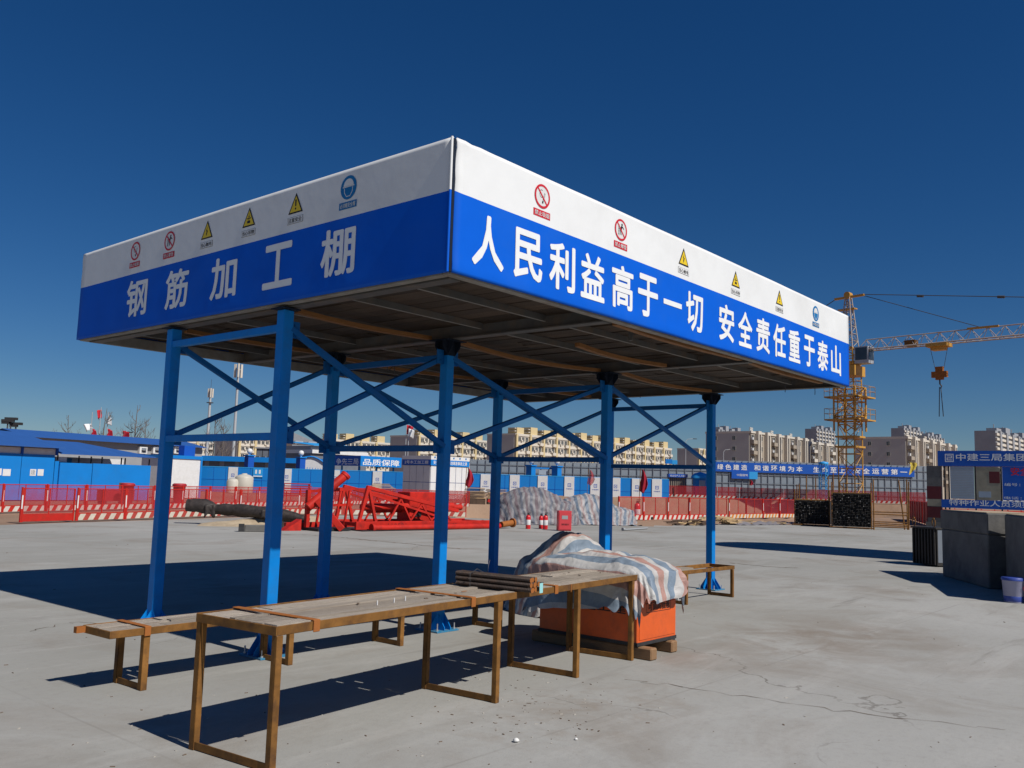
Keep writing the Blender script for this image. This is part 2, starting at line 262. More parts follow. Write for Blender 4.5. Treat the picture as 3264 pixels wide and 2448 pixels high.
    jm = N.new('ShaderNodeMath'); jm.operation = 'MAXIMUM'; L.new(js[0], jm.inputs[0]); L.new(js[1], jm.inputs[1])
    jf = N.new('ShaderNodeMath'); jf.operation = 'MULTIPLY'; L.new(jm.outputs[0], jf.inputs[0]); L.new(rng(nz(0.7, 4), 0.42, 0.6, 0.05, 0.4), jf.inputs[1])
    c = mix(jf.outputs[0], c, (0.2, 0.185, 0.165))
    L.new(c, b.inputs['Base Color'])
    ad = N.new('ShaderNodeMath'); ad.operation = 'ADD'; L.new(nz(60, 4, 0.7), ad.inputs[0]); L.new(rng(nz(4, 6, 0.6), 0.3, 0.7, 0, 1.2), ad.inputs[1])
    bp = N.new('ShaderNodeBump'); bp.inputs['Strength'].default_value = 0.35; bp.inputs['Distance'].default_value = 0.006; L.new(ad.outputs[0], bp.inputs['Height']); L.new(bp.outputs[0], b.inputs['Normal'])
    return m
M['yard'] = ground_mat()
M['earth'] = pm('earth', (0.27, 0.175, 0.115), 0.95, var=0.2, scale=0.25, bump=0.5, bscale=3, dirt=(0.33, 0.23, 0.16), damt=0.6, dscale=0.12)
M['bank'] = pm('shotcrete_bank', (0.32, 0.2, 0.13), 0.95, var=0.15, scale=0.25, bump=0.5, bscale=2, dirt=(0.24, 0.15, 0.1), damt=0.6, dscale=0.2)

# ------------------------------------------------------------------ mesh helpers
ROOTM = {}
class MB:
    def __init__(s): s.v = []; s.f = []; s.m = []; s.sm = []; s.uv = None
    def add(s, vs, fs, m=0, smooth=False):
        o = len(s.v); s.v += [tuple(x) for x in vs]
        for f in fs: s.f.append([i+o for i in f]); s.m.append(m); s.sm.append(smooth)
        return s
    def box(s, c, size, rz=0.0, m=0):
        cs, sn = math.cos(rz), math.sin(rz); vs = []
        for dz in (-.5, .5):
            for dx, dy in ((-.5, -.5), (.5, -.5), (.5, .5), (-.5, .5)):
                x, y = dx*size[0], dy*size[1]; vs.append((c[0]+x*cs-y*sn, c[1]+x*sn+y*cs, c[2]+dz*size[2]))
        return s.add(vs, [(3, 2, 1, 0), (4, 5, 6, 7), (0, 1, 5, 4), (1, 2, 6, 5), (2, 3, 7, 6), (3, 0, 4, 7)], m)
    def b2(s, lo, hi, m=0): return s.box([(a+b)/2 for a, b in zip(lo, hi)], [b-a for a, b in zip(lo, hi)], 0, m)
    def bar(s, p, q, w, h=None, up=(0, 0, 1), m=0):
        p, q = Vector(p), Vector(q); d = (q-p).normalized(); u = Vector(up)
        if abs(d.dot(u)) > 0.98: u = Vector((1, 0, 0))
        a = d.cross(u).normalized(); b = a.cross(d).normalized(); h = h or w
        vs = [e + a*(i*w/2) + b*(j*h/2) for e in (p, q) for i, j in ((-1, -1), (1, -1), (1, 1), (-1, 1))]
        return s.add(vs, [(0, 1, 2, 3), (7, 6, 5, 4), (4, 5, 1, 0), (5, 6, 2, 1), (6, 7, 3, 2), (7, 4, 0, 3)], m)
    def tube(s, p, q, r, n=8, r2=None, m=0, cap=True, smooth=True):
        p, q = Vector(p), Vector(q); d = (q-p).normalized(); u = Vector((0, 0, 1)) if abs(d.z) < 0.95 else Vector((1, 0, 0))
        a = d.cross(u).normalized(); b = a.cross(d); r2 = r if r2 is None else r2
        vs = [e + (a*math.cos(2*math.pi*i/n) + b*math.sin(2*math.pi*i/n))*rr for e, rr in ((p, r), (q, r2)) for i in range(n)]
        s.add(vs, [(i, (i+1) % n, n+(i+1) % n, n+i) for i in range(n)], m, smooth)
        if cap: s.add(vs[:n], [tuple(range(n))[::-1]], m); s.add(vs[n:], [tuple(range(n))], m)
        return s
    def path(s, pts, rs, n=8, m=0, smooth=True):
        pts = [Vector(p) for p in pts]; vs = []; rs = rs if isinstance(rs, (list, tuple)) else [rs]*len(pts)
        for i, p in enumerate(pts):
            d = (pts[min(i+1, len(pts)-1)]-pts[max(i-1, 0)]).normalized(); u = Vector((0, 0, 1)) if abs(d.z) < 0.95 else Vector((1, 0, 0))
            a = d.cross(u).normalized(); b = a.cross(d)
            vs += [p+(a*math.cos(2*math.pi*k/n)+b*math.sin(2*math.pi*k/n))*rs[i] for k in range(n)]
        fs = [(i*n+k, i*n+(k+1) % n, (i+1)*n+(k+1) % n, (i+1)*n+k) for i in range(len(pts)-1) for k in range(n)]
        s.add(vs, fs, m, smooth); s.add(vs[:n], [tuple(range(n))[::-1]], m); s.add(vs[-n:], [tuple(range(n))], m); return s
    def lathe(s, prof, c=(0, 0, 0), n=16, m=0, smooth=True):
        vs = [(c[0]+r*math.cos(2*math.pi*k/n), c[1]+r*math.sin(2*math.pi*k/n), c[2]+z) for r, z in prof for k in range(n)]
        fs = [(i*n+k, i*n+(k+1) % n, (i+1)*n+(k+1) % n, (i+1)*n+k) for i in range(len(prof)-1) for k in range(n)]
        s.add(vs, fs, m, smooth)
        if prof[0][0] > 1e-4: s.add(vs[:n], [tuple(range(n))[::-1]], m)
        if prof[-1][0] > 1e-4: s.add(vs[-n:], [tuple(range(n))], m)
        return s
    def prism(s, pts, n, t, m=0):                # polygon pts (3D) pushed by vector n*t
        n = Vector(n)*t; k = len(pts); vs = [Vector(p) for p in pts] + [Vector(p)+n for p in pts]
        return s.add(vs, [tuple(range(k))[::-1], tuple(range(k, 2*k))] + [(i, (i+1) % k, k+(i+1) % k, k+i) for i in range(k)], m)
    def grid(s, fn, nu, nv, m=0, smooth=True, matfn=None):
        o = len(s.v)
        for j in range(nv+1):
            for i in range(nu+1): s.v.append(tuple(fn(i/nu, j/nv)))
        for j in range(nv):
            for i in range(nu):
                a = o+j*(nu+1)+i; s.f.append([a, a+1, a+nu+2, a+nu+1]); s.m.append(matfn(i/nu, j/nv) if matfn else m); s.sm.append(smooth)
        return s
    def mesh(s, name, mats):
        me = bpy.data.meshes.new(name); me.from_pydata(s.v, [], s.f)
        for x in mats: me.materials.append(M[x] if isinstance(x, str) else x)
        me.polygons.foreach_set('material_index', s.m); me.polygons.foreach_set('use_smooth', s.sm)
        if s.uv:
            l = me.uv_layers.new(name='UVMap')
            for lp in me.loops: l.data[lp.index].uv = s.uv[lp.vertex_index]
        me.update(); return me
    def build(s, name, mats, parent=None, world=False, bevel=0, fix=False):
        if isinstance(mats, str): mats = [mats]
        if world and parent is not None:
            r = parent
            while r.parent is not None: r = r.parent
            inv = ROOTM[r.name].inverted(); s.v = [tuple(inv @ Vector(x)) for x in s.v]
        me = s.mesh(name, mats)
        if fix:
            bm = bmesh.new(); bm.from_mesh(me); bmesh.ops.recalc_face_normals(bm, faces=bm.faces); bm.to_mesh(me); bm.free()
        o = bpy.data.objects.new(name, me); COL.objects.link(o)
        if parent is not None: o.parent = parent
        if bevel:
            b = o.modifiers.new('bevel', 'BEVEL'); b.width = bevel; b.segments = 1; b.limit_method = 'ANGLE'
        return o
def tag(o, label=None, cat=None, group=None, kind=None):
    if label: o['label'] = label
    if cat: o['category'] = cat
    if group: o['group'] = group
    if kind: o['kind'] = kind
    elif cat and not kind: o['kind'] = 'thing'
    return o
def thing(name, label, cat, loc=(0, 0, 0), rz=0.0, group=None):
    o = bpy.data.objects.new(name, None); COL.objects.link(o); o.location = loc; o.rotation_euler = (0, 0, rz); o.empty_display_size = 0.2
    ROOTM[o.name] = Matrix.Translation(Vector(loc)) @ Matrix.Rotation(rz, 4, 'Z')
    return tag(o, label, cat, group)
def inst(name, me, parent, loc, rot=(0, 0, 0), scale=(1, 1, 1)):
    o = bpy.data.objects.new(name, me); COL.objects.link(o); o.parent = parent; o.location = loc; o.rotation_euler = rot; o.scale = scale; return o
def copy_tree(o, parent=None):
    c = o.copy(); COL.objects.link(c); c.parent = parent
    for ch in list(o.children): copy_tree(ch, c)
    return c
_cubes = {}
def cube(name, mk, parent, c, size, rz=0.0):
    if mk not in _cubes: _cubes[mk] = MB().box((0, 0, 0), (1, 1, 1)).mesh('unit_'+mk, [mk])
    return inst(name, _cubes[mk], parent, c, (0, 0, rz), size)
ORD = ['first', 'second', 'third', 'fourth', 'fifth', 'sixth', 'seventh', 'eighth', 'ninth', 'tenth', 'eleventh', 'twelfth', 'thirteenth', 'fourteenth', 'fifteenth', 'sixteenth', 'seventeenth', 'eighteenth', 'nineteenth', 'twentieth', 'twenty-first', 'twenty-second', 'twenty-third', 'twenty-fourth']

_tc = {}
def glyphs(s, bold=0.0):
    """flat outlines of a word: (verts2d, faces) with cap height about 1"""
    k = (s, bold)
    if k in _tc: return _tc[k]
    c = bpy.data.curves.new('t', 'FONT'); c.body = s; c.size = 1; c.offset = bold; c.resolution_u = 3; c.fill_mode = 'FRONT'
    o = bpy.data.objects.new('t', c); COL.objects.link(o)
    dg = bpy.context.evaluated_depsgraph_get(); me = bpy.data.meshes.new_from_object(o.evaluated_get(dg))
    v = [(x.co.x, x.co.y) for x in me.vertices]; f = [tuple(p.vertices) for p in me.polygons]
    bpy.data.objects.remove(o); bpy.data.curves.remove(c); bpy.data.meshes.remove(me)
    _tc[k] = (v, f); return v, f
def put_text(mb, s, org, e1, e2, x0, y0, wd, ht, m=0, off=0.0, bold=0.02, surf=None):
    v, f = glyphs(s, 0.0)
    if not v: return
    xs = [a for a, b in v]; ys = [b for a, b in v]; ax, bx, ay, by = min(xs), max(xs), min(ys), max(ys)
    org, e1, e2 = Vector(org), Vector(e1), Vector(e2); n = e1.cross(e2)
    sx, sy = wd/(bx-ax+2*bold), ht/max(by-ay+2*bold, 1e-6)
    offs = [(0, 0)] if bold <= 0 else [(bold*math.cos(q*math.pi/4), bold*math.sin(q*math.pi/4)) for q in range(8)]+[(0, 0)]
    for k, (ox, oy) in enumerate(offs):
        vs = []
        for a, b in v:
            X, Y = x0+(a+ox-ax+bold)*sx, y0+(b+oy-ay+bold)*sy
            vs.append(org + e1*X + e2*Y + n*(off+k*.00012+(surf(X, Y) if surf else 0)))
        mb.add(vs, f, m)
def flat(mb, pts, org, e1, e2, m, off):
    org, e1, e2 = Vector(org), Vector(e1), Vector(e2); n = e1.cross(e2)
    mb.add([org+e1*x+e2*y+n*off for x, y in pts], [tuple(range(len(pts)))], m)
def circ(cx, cy, r, n=28, a0=0, a1=2*math.pi): return [(cx+r*math.cos(a0+(a1-a0)*i/n), cy+r*math.sin(a0+(a1-a0)*i/n)) for i in range(n if a1-a0 > 6.28 else n+1)]

# ------------------------------------------------------------------ the setting: yard slab, earth with the pit
def pit_depth(p, u):
    d = math.hypot(p.x-CAM.x, p.y-CAM.y); z = -0.05
    sm = lambda a, b, x: max(0.0, min(1.0, (x-a)/(b-a)))**2*(3-2*max(0.0, min(1.0, (x-a)/(b-a))))
    side = sm(1440, 1500, u)*(1-sm(2955, 3010, u))
    far = sm(83, 88.5, d)*side
    near = sm(18.3, 20.5, p.y)*sm(26.5, 28.5, p.x)
    z = -0.05 - 4.0*near*side*(1-sm(82, 88, d)) + 0.95*far*(1-sm(240, 600, d))
    z += 0.2*sm(15.6, 16.4, p.y)*(1-sm(18.2, 19.5, p.y))*sm(27, 28.5, p.x)*(1-sm(50, 54, p.x))
    if d > 30: z += 0.05*noise.noise(Vector((p.x*.3, p.y*.3, 0)))*(0 if z > -0.1 and z < 0.02 else 1)
    return z
mb = MB(); NA = 300
radii = [0.5, 8, 16, 22, 26, 28, 29] + [30+1.2*i for i in range(52)] + [96, 110, 140, 200, 300, 500, 900, 1600, 3000, 5500]
for r in radii:
    for k in range(NA):
        a = YAW + 2*math.pi*k/NA; p = Vector((CAM.x+r*math.cos(a), CAM.y+r*math.sin(a), 0)); da = (a-YAW+math.pi) % (2*math.pi)-math.pi
        u = 1632-FPX*math.tan(da) if abs(da) < 1.3 else -99999
        mb.v.append((p.x, p.y, pit_depth(p, u)))
mb.v.append((CAM.x, CAM.y, -0.05))
for j in range(len(radii)-1):
    for k in range(NA):
        mb.f.append([j*NA+k, (j+1)*NA+k, (j+1)*NA+(k+1) % NA, j*NA+(k+1) % NA]); mb.m.append(0); mb.sm.append(True)
for k in range(NA): mb.f.append([len(mb.v)-1, k, (k+1) % NA]); mb.m.append(0); mb.sm.append(True)
tag(mb.build('ground', 'earth'), 'brown earth ground with the excavated pit', kind='structure')
slab = [(-70, -70), (48, -70), (44.5, 7.5), (39.6, 13.0), (36.8, 15.5), (27.8, 16.2), (26.0, 23.4), (20.2, 27.6), (6.3, 23.6), (-70, 2)]
mb = MB(); mb.prism([(x, y, -0.2) for x, y in slab], (0, 0, 1), 0.2, 0)
tag(mb.build('yard_slab', 'yard'), 'pale grey concrete yard', kind='structure')

YS = bpy.data.objects['yard_slab']
def crack(pts, wd, seed):
    rnd = random.Random(seed); P_ = [gp(*q) for q in pts]; fine = []
    for a, b in zip(P_[:-1], P_[1:]):
        for k in range(10): fine.append(a.lerp(b, k/10)+Vector((rnd.uniform(-.06, .06), rnd.uniform(-.06, .06), 0)))
    mbk = MB(); vs = []
    for i, p in enumerate(fine):
        d = (fine[min(i+1, len(fine)-1)]-fine[max(0, i-1)]).normalized(); n = Vector((-d.y, d.x, 0)); w_ = wd*rnd.uniform(.15, 1.0)
        vs += [p-n*w_+Vector((0, 0, .003)), p+n*w_+Vector((0, 0, .003))]
    mbk.add(vs, [(2*i, 2*i+2, 2*i+3, 2*i+1) for i in range(len(fine)-1)]); mbk.build('crack', 'chip', YS)
crack([(900, 1703), (1010, 1707), (1102, 1714), (1204, 1725), (1305, 1734), (1420, 1746), (1500, 1752)], .05, 1)
crack([(2330, 1795), (2440, 1806), (2560, 1812)], .03, 2)
crack([(2000, 2165), (2230, 2200), (2700, 2270), (3264, 2340)], .006, 3)
crack([(100, 2010), (230, 1985), (420, 1990)], .008, 4)

# ------------------------------------------------------------------ the rebar shed
H1, H2, H3, LX, LY = 3.22, 3.870, 4.302, 8.658, 6.416
PX = [0.062, 2.25, 5.45, 8.53]; PY = [2.20, 4.22]; PW = 0.114
shed = thing('rebar_shed', 'large open steel shed with blue posts and blue and white slogan fascia', 'shed', (LX/2, LY/2, 0))
O3 = Vector((-LX/2, -LY/2, 0))
def SB(mb, name, mats, parent=None, **k): return mb.build(name, mats, parent or shed, world=True, **k)
for ix, x in enumerate(PX):
    for iy, y in enumerate(PY):
        cx, cy = x+PW/2, y+PW/2
        post = SB(MB().box((cx, cy, (3.17+.015)/2), (PW, PW, 3.155)), 'post', 'post', bevel=0.006)
        pl = MB().box((cx, cy, 0.0095), (0.34, 0.34, 0.015)); SB(pl, 'base_plate', 'plate', post)
        g = MB()
        for sx, sy in ((1, 0), (-1, 0), (0, 1), (0, -1)):
            a = Vector((cx+sx*PW/2, cy+sy*PW/2, 0.0175)); d = Vector((sx, sy, 0)); s = Vector((-sy, sx, 0))
            for o in (-0.045, 0.045):
                g.prism([a+s*o-s*.004, a+s*o-s*.004+d*.1, a+s*o-s*.004+d*.1+Vector((0, 0, .03)), a+s*o-s*.004+Vector((0, 0, .17))], s, 0.008)
        SB(g, 'gusset', 'post', post)
        for bx, by in ((-.13, -.13), (.13, -.13), (.13, .13), (-.13, .13)):
            b = MB().tube((cx+bx, cy+by, 0.016), (cx+bx*1.0+random.uniform(-.004, .004), cy+by, 0.075+random.uniform(0, .02)), 0.008, 6).tube((cx+bx, cy+by, 0.017), (cx+bx, cy+by, 0.032), 0.016, 6)
            SB(b, 'anchor_bolt', 'bolt', post)
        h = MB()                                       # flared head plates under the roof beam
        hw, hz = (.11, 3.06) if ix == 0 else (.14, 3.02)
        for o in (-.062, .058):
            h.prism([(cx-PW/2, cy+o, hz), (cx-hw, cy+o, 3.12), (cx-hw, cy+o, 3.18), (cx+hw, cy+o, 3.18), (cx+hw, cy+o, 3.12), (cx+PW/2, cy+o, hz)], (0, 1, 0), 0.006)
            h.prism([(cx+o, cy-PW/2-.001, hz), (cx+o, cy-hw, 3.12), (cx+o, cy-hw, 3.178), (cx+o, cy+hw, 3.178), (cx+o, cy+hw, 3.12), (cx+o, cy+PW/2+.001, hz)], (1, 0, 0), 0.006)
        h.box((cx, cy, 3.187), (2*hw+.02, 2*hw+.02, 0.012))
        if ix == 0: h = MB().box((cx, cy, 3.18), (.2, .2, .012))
        SB(h, 'post_head', 'shadeblack', post, fix=True)  # heads coloured near black to carry the canopy's shade
bw = 0.055
for iy, y in enumerate(PY):
    cy = y+PW/2
    for i in range(3):
        xa, xb = PX[i]+PW, PX[i+1]
        SB(MB().bar((xa-.02, cy-.03, 3.0), (xb+.02, cy-.03, 2.0), bw, bw), 'cross_brace', 'darkpost', bevel=0.004)
        SB(MB().bar((xa-.02, cy+.03, 2.0), (xb+.02, cy+.03, 3.0), bw, bw), 'cross_brace', 'darkpost', bevel=0.004)
for iy, y in enumerate(PY):
    for i, x in enumerate(PX):
        for z in (2.0, 3.0):
            for sgn in ((1,) if i == 0 else (-1,) if i == 3 else (-1, 1)):
                xx = x+PW/2+sgn*(PW/2+.055)
                SB(MB().box((xx, y+PW/2, z), (.11, .008, .16)).tube((xx, y+PW/2-.012, z+.04), (xx, y+PW/2+.012, z+.04), .011, 6).tube((xx, y+PW/2-.012, z-.04), (xx, y+PW/2+.012, z-.04), .011, 6), 'joint_plate', 'darkpost')
for i, x in enumerate(PX):
    cx = x+PW/2
    for z in (1.98, 3.0):
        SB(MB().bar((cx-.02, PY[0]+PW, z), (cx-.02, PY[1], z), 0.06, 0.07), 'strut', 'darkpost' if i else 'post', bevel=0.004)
# underside: rim, main beams, purlins, boards, roof sheet
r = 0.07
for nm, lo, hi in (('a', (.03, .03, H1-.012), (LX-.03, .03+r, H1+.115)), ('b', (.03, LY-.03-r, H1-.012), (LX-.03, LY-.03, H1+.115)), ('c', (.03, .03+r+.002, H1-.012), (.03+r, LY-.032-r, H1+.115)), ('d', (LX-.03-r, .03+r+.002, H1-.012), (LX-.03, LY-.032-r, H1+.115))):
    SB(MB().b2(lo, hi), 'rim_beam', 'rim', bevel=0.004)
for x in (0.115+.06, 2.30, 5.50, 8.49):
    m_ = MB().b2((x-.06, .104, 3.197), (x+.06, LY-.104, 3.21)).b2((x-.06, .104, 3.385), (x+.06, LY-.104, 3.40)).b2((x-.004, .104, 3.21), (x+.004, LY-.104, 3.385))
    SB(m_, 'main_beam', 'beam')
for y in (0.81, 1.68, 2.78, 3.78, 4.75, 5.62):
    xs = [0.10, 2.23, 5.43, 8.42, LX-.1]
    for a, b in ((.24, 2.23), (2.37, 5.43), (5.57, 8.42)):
        SB(MB().b2((a, y-.012, 3.262), (b, y+.006, 3.267), 0).b2((a, y-.012, 3.267), (b, y-.006, 3.33), 1), 'purlin', ['purlin', 'beam'])  # pale lip over dark web: ground bounce put into the colours
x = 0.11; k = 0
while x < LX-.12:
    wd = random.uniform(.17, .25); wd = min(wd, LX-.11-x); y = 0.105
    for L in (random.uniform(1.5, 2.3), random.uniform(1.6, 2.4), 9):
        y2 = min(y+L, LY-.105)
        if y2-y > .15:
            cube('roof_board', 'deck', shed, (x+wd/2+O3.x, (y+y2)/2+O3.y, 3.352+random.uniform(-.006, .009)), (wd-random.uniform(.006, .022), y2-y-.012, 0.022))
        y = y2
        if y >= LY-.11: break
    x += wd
for y0, xa, xb, dz in ((2.42, .35, 2.2, .01), (2.30, 2.42, 5.4, .05), (2.15, 5.62, 8.38, .04), (.13, 2.5, 5.3, .0), (4.55, .4, 2.2, .0), (4.62, 2.4, 5.3, .03), (1.25, 3.4, 5.4, .02), (4.5, 5.6, 8.3, .02), (.16, 5.6, 8.0, 0)):
    pts = [Vector((xa+(xb-xa)*t/8, y0+.05*math.sin(t*.5)+.06*(t/8), 3.225-dz*math.sin(math.pi*t/8))) for t in range(9)]
    m_ = MB()
    vs = []
    for p in pts: vs += [p+Vector((0, sy*.034, sz*.022)) for sy, sz in ((-1, -1), (1, -1), (1, 1), (-1, 1))]
    m_.add(vs, [(i*4+j, i*4+(j+1) % 4, i*4+4+(j+1) % 4, i*4+4+j) for i in range(8) for j in range(4)] + [(3, 2, 1, 0), (32, 33, 34, 35)])
    SB(m_, 'batten', 'batten', fix=True)
SB(MB().b2((.03, .03, 4.17), (LX-.03, LY-.03, 4.19)), 'unseen_roof_sheet', 'roof')  # unseen top deck, put in to block light and shade the interior
SB(MB().b2((3.38, .5, 3.21), (3.42, .54, 3.34)), 'hanger', 'beam')
SB(MB().path([(3.06, 4.1, 3.2), (3.05, 4.1, 3.08), (3.1, 4.12, 3.06), (3.16, 4.1, 3.14), (3.2, 4.1, 3.02)], .008, 5), 'wire_hook', 'cable')
for (wx, wy) in ((7.55, 3.0), (8.2, .35), (7.7, .6)):
    SB(MB().path([(wx, wy, 3.2), (wx+.01, wy, 3.12), (wx+.03, wy+.01, 3.07)], .005, 4), 'tie_wire', 'cable')

# fascia cloth: slightly wavy, white above, blue below
def wave(s, z, k):
    n1 = noise.noise(Vector((s*.9, z*.8, k*7.1)))*.009 + noise.noise(Vector((s*2.6, z*1.2, k*3.3)))*.0016
    c = math.exp(-(s/.35)**2); n2 = .012*c*math.sin((s*1.0+(H3-z)*0.8)*26)*math.exp(-((H3-z-.1)/.25)**2)
    low = .012*math.exp(-((z-H1-.06)/.05)**2)*(0.5+noise.noise(Vector((s*1.1, 3, k))))
    return (n1+n2+low)*(.3 if k == 2 else 1)
def fascia(org, e1, L, k, name='fascia'):
    org, e1 = Vector(org), Vector(e1); e2 = Vector((0, 0, 1)); n = e1.cross(e2)
    zs = [H1, H1+.03, H1+.06, H1+.1, H1+.2, H1+.35, H1+.5, H2-.02, H2, H2+.1, H2+.2, H3-.15, H3-.08, H3-.03, H3]
    nu = int(L/.09); mbf = MB()
    for z in zs:
        for i in range(nu+1):
            s = L*i/nu; sag = .012*math.sin(math.pi*s/L)*((z-H1)/(H3-H1))
            mbf.v.append(tuple(org+e1*s+n*(wave(s, z, k))+e2*(z+sag)))
    for j in range(len(zs)-1):
        for i in range(nu):
            a = j*(nu+1)+i; mbf.f.append([a, a+1, a+nu+2, a+nu+1]); mbf.m.append(0 if zs[j] >= H2-1e-4 else 1); mbf.sm.append(True)
    o = SB(mbf, name, ['cloth_white', 'cloth_blue'])
    so = o.modifiers.new('solid', 'SOLIDIFY'); so.thickness = 0.014; so.offset = -1
    return o
fr = fascia((.034, 0, 0), (1, 0, 0), LX-.034, 1)
SB(MB().b2((.004, .006, H1+.004), (.034, .03, H3-.01)), 'corner_gap_shade', 'shadeblack', fr)  # dark strip painting the shade inside the open corner
fl = fascia((0, LY, 0), (0, -1, 0), LY-.012, 2)
fb = fascia((LX, LY+.0, 0), (-1, 0, 0), LX-.016, 3)
fe = fascia((LX, .016, 0), (0, 1, 0), LY-.032, 4)
tag(fr, 'sunlit long fascia reading a safety slogan'); tag(fl, 'shaded short fascia with the shed name')
# rounded cloth hem at the near corner
SB(MB().tube((-.010, .010, H1), (-.010, .010, H2), .011, 8, m=1).tube((-.010, .010, H2+.0005), (-.010, .010, H3), .011, 8, m=0), 'corner_hem', ['cloth_white', 'cloth_blue'], fl)

OFF = 0.004
def chars(par, s, starts, org, e1, y0, wd, ht, bold, k):
    for ch, x0 in zip(s, starts):
        mbt = MB(); hh, yy = ht, y0
        if ch == '一': hh, yy = .055, y0+.2
        put_text(mbt, ch, org, e1, (0, 0, 1), x0, yy, wd, hh, 0, OFF, 0.0 if ch == '一' else bold, lambda X, Y: wave(X-(.034 if k == 1 else 0), Y, k))
        SB(mbt, 'character', 'letter', par)
chars(fr, '人民利益高于一切安全责任重于泰山', [.25, .76, 1.243, 1.716, 2.228, 2.70, 3.2, 3.68, 4.447, 4.939, 5.439, 5.923, 6.407, 6.93, 7.416, 7.915], (0, 0, 0), (1, 0, 0), 3.335, .385, .435, .024, 1)
chars(fl, '钢筋加工棚', [LY-5.183, LY-4.313, LY-3.409, LY-2.489, LY-1.606], (0, LY, 0), (0, -1, 0), 3.365, .47, .43, .022, 2)
SIGNM = ['white', 'signred', 'black', 'signyellow', 'signblue']
def safety_sign(par, org, e1, kind, cap):
    mbs = MB(); e2 = (0, 0, 1); F = lambda pts, m, l: flat(mbs, pts, org, e1, e2, m, .0035+.0008*l)
    def ring(r0, r1, m, l, n=36):
        for i in range(n):
            a, b = 2*math.pi*i/n, 2*math.pi*(i+1)/n
            F([(r0*math.cos(a), r0*math.sin(a)), (r1*math.cos(a), r1*math.sin(a)), (r1*math.cos(b), r1*math.sin(b)), (r0*math.cos(b), r0*math.sin(b))], m, l)
    cm, tm = 0, 2
    if kind in ('smoke', 'climb'):
        F(circ(0, 0, .1), 0, 0); ring(.088, .108, 1, 2); a = math.radians(135)
        c, s = math.cos(a), math.sin(a); F([(c*.092-s*.008, s*.092+c*.008), (c*.092+s*.008, s*.092-c*.008), (-c*.092+s*.008, -s*.092-c*.008), (-c*.092-s*.008, -s*.092+c*.008)][::-1], 1, 3)
        if kind == 'smoke':
            F([(-.005, -.062), (.012, -.066), (.02, -.04), (.002, -.036)], 2, 1); F([(.006, -.03), (.02, -.034), (.042, .03), (.028, .036)], 2, 1); F([(.011, -.024), (.017, -.026), (.036, .026), (.03, .029)], 0, 1.4)
            for i in range(14):
                a, b = math.radians(60+i*17), math.radians(60+(i+1)*17); q = lambda t, rr: (-.012+rr*math.cos(t), .022+rr*1.3*math.sin(t))
                F([q(a, .024), q(a, .028), q(b, .028), q(b, .024)], 2, 1)
        else:
            F(circ(.018, .055, .013, 12), 2, 1); F([(-.02, .005), (.012, -.004), (.03, .038), (.006, .044)], 2, 1)
            F([(.02, .03), (.05, .01), (.056, .018), (.028, .042)], 2, 1); F([(-.02, .005), (-.004, -.002), (.012, -.05), (-.002, -.054)], 2, 1); F([(-.002, 0), (.012, -.004), (.036, -.03), (.028, -.038)], 2, 1)
            for x in (-.045, -.03): F([(x, -.06), (x+.005, -.06), (x+.005, .05), (x, .05)], 2, 1)
            for y in (-.045, -.02, .005, .03): F([(-.045, y), (-.025, y), (-.025, y+.005), (-.045, y+.005)], 2, 1)
        cm, tm = 1, 0
    elif kind == 'helmet':
        F(circ(0, 0, .108, 36), 4, 0); F(circ(0, .012, .068, 20, 0, math.pi), 0, 1); F([(-.078, .004), (.078, .004), (.078, .014), (-.078, .014)], 0, 1)
        ring_pts = [(-.06, 0), (-.055, -.045), (-.025, -.082), (.025, -.082), (.055, -.045), (.06, 0)]
        for i in range(5):
            a, b = ring_pts[i], ring_pts[i+1]; F([a, b, (b[0]*.88, b[1]*.92), (a[0]*.88, a[1]*.92)][::-1], 0, 1)
        cm, tm = 4, 0
    else:
        F([(-.11, -.095), (.11, -.095), (0, .1)], 2, 0); F([(-.086, -.081), (.086, -.081), (0, .07)], 3, 1)
        if kind == 'bolt': F([(.008, .04), (-.022, -.018), (-.002, -.014), (-.012, -.048)][::-1], 2, 2); F([(-.002, -.014), (.02, -.008), (-.008, -.07), (-.016, -.044)][::-1], 2, 2)
        elif kind == 'load':
            F([(-.003, .02), (.003, .02), (.003, .04), (-.003, .04)], 2, 2); F([(-.012, .0), (.012, .0), (.004, .022), (-.004, .022)], 2, 2); F([(-.036, -.018), (.036, -.018), (.036, -.008), (-.036, -.008)], 2, 2)
            F([(-.026, -.062), (.026, -.062), (.026, -.036), (-.026, -.036)], 2, 2); F([(-.004, -.036), (.004, -.036), (.004, .0), (-.004, .0)], 2, 2)
        else: F([(-.008, -.03), (.008, -.03), (.012, .035), (-.012, .035)], 2, 2); F(circ(0, -.052, .011, 12), 2, 2)
    F([(-.118, -.192), (.118, -.192), (.118, -.127), (-.118, -.127)], 2 if cm == 0 else cm, 0)
    if cm == 0: F([(-.1155, -.1895), (.1155, -.1895), (.1155, -.1295), (-.1155, -.1295)], 0, 1)
    put_text(mbs, cap, org, e1, e2, -.102, -.181, .204, .043, tm, .0035+.0016, .006)
    return SB(mbs, 'safety_sign', SIGNM, par)
KINDS = [('smoke', '禁止吸烟'), ('climb', '禁止攀登'), ('bolt', '当心触电'), ('load', '当心吊物'), ('warn', '注意安全'), ('helmet', '必须戴安全帽')]
for i, (kd, cp) in enumerate(KINDS):
    sx_ = 1.129+1.2488*i; sy_ = 5.062-.7592*i
    safety_sign(fr, (sx_, -wave(sx_-.034, 4.08, 1), 4.125), (1, 0, 0), kd, cp)
    safety_sign(fl, (-wave(LY-sy_, 4.08, 2), sy_, 4.14), (0, -1, 0), kd, cp)

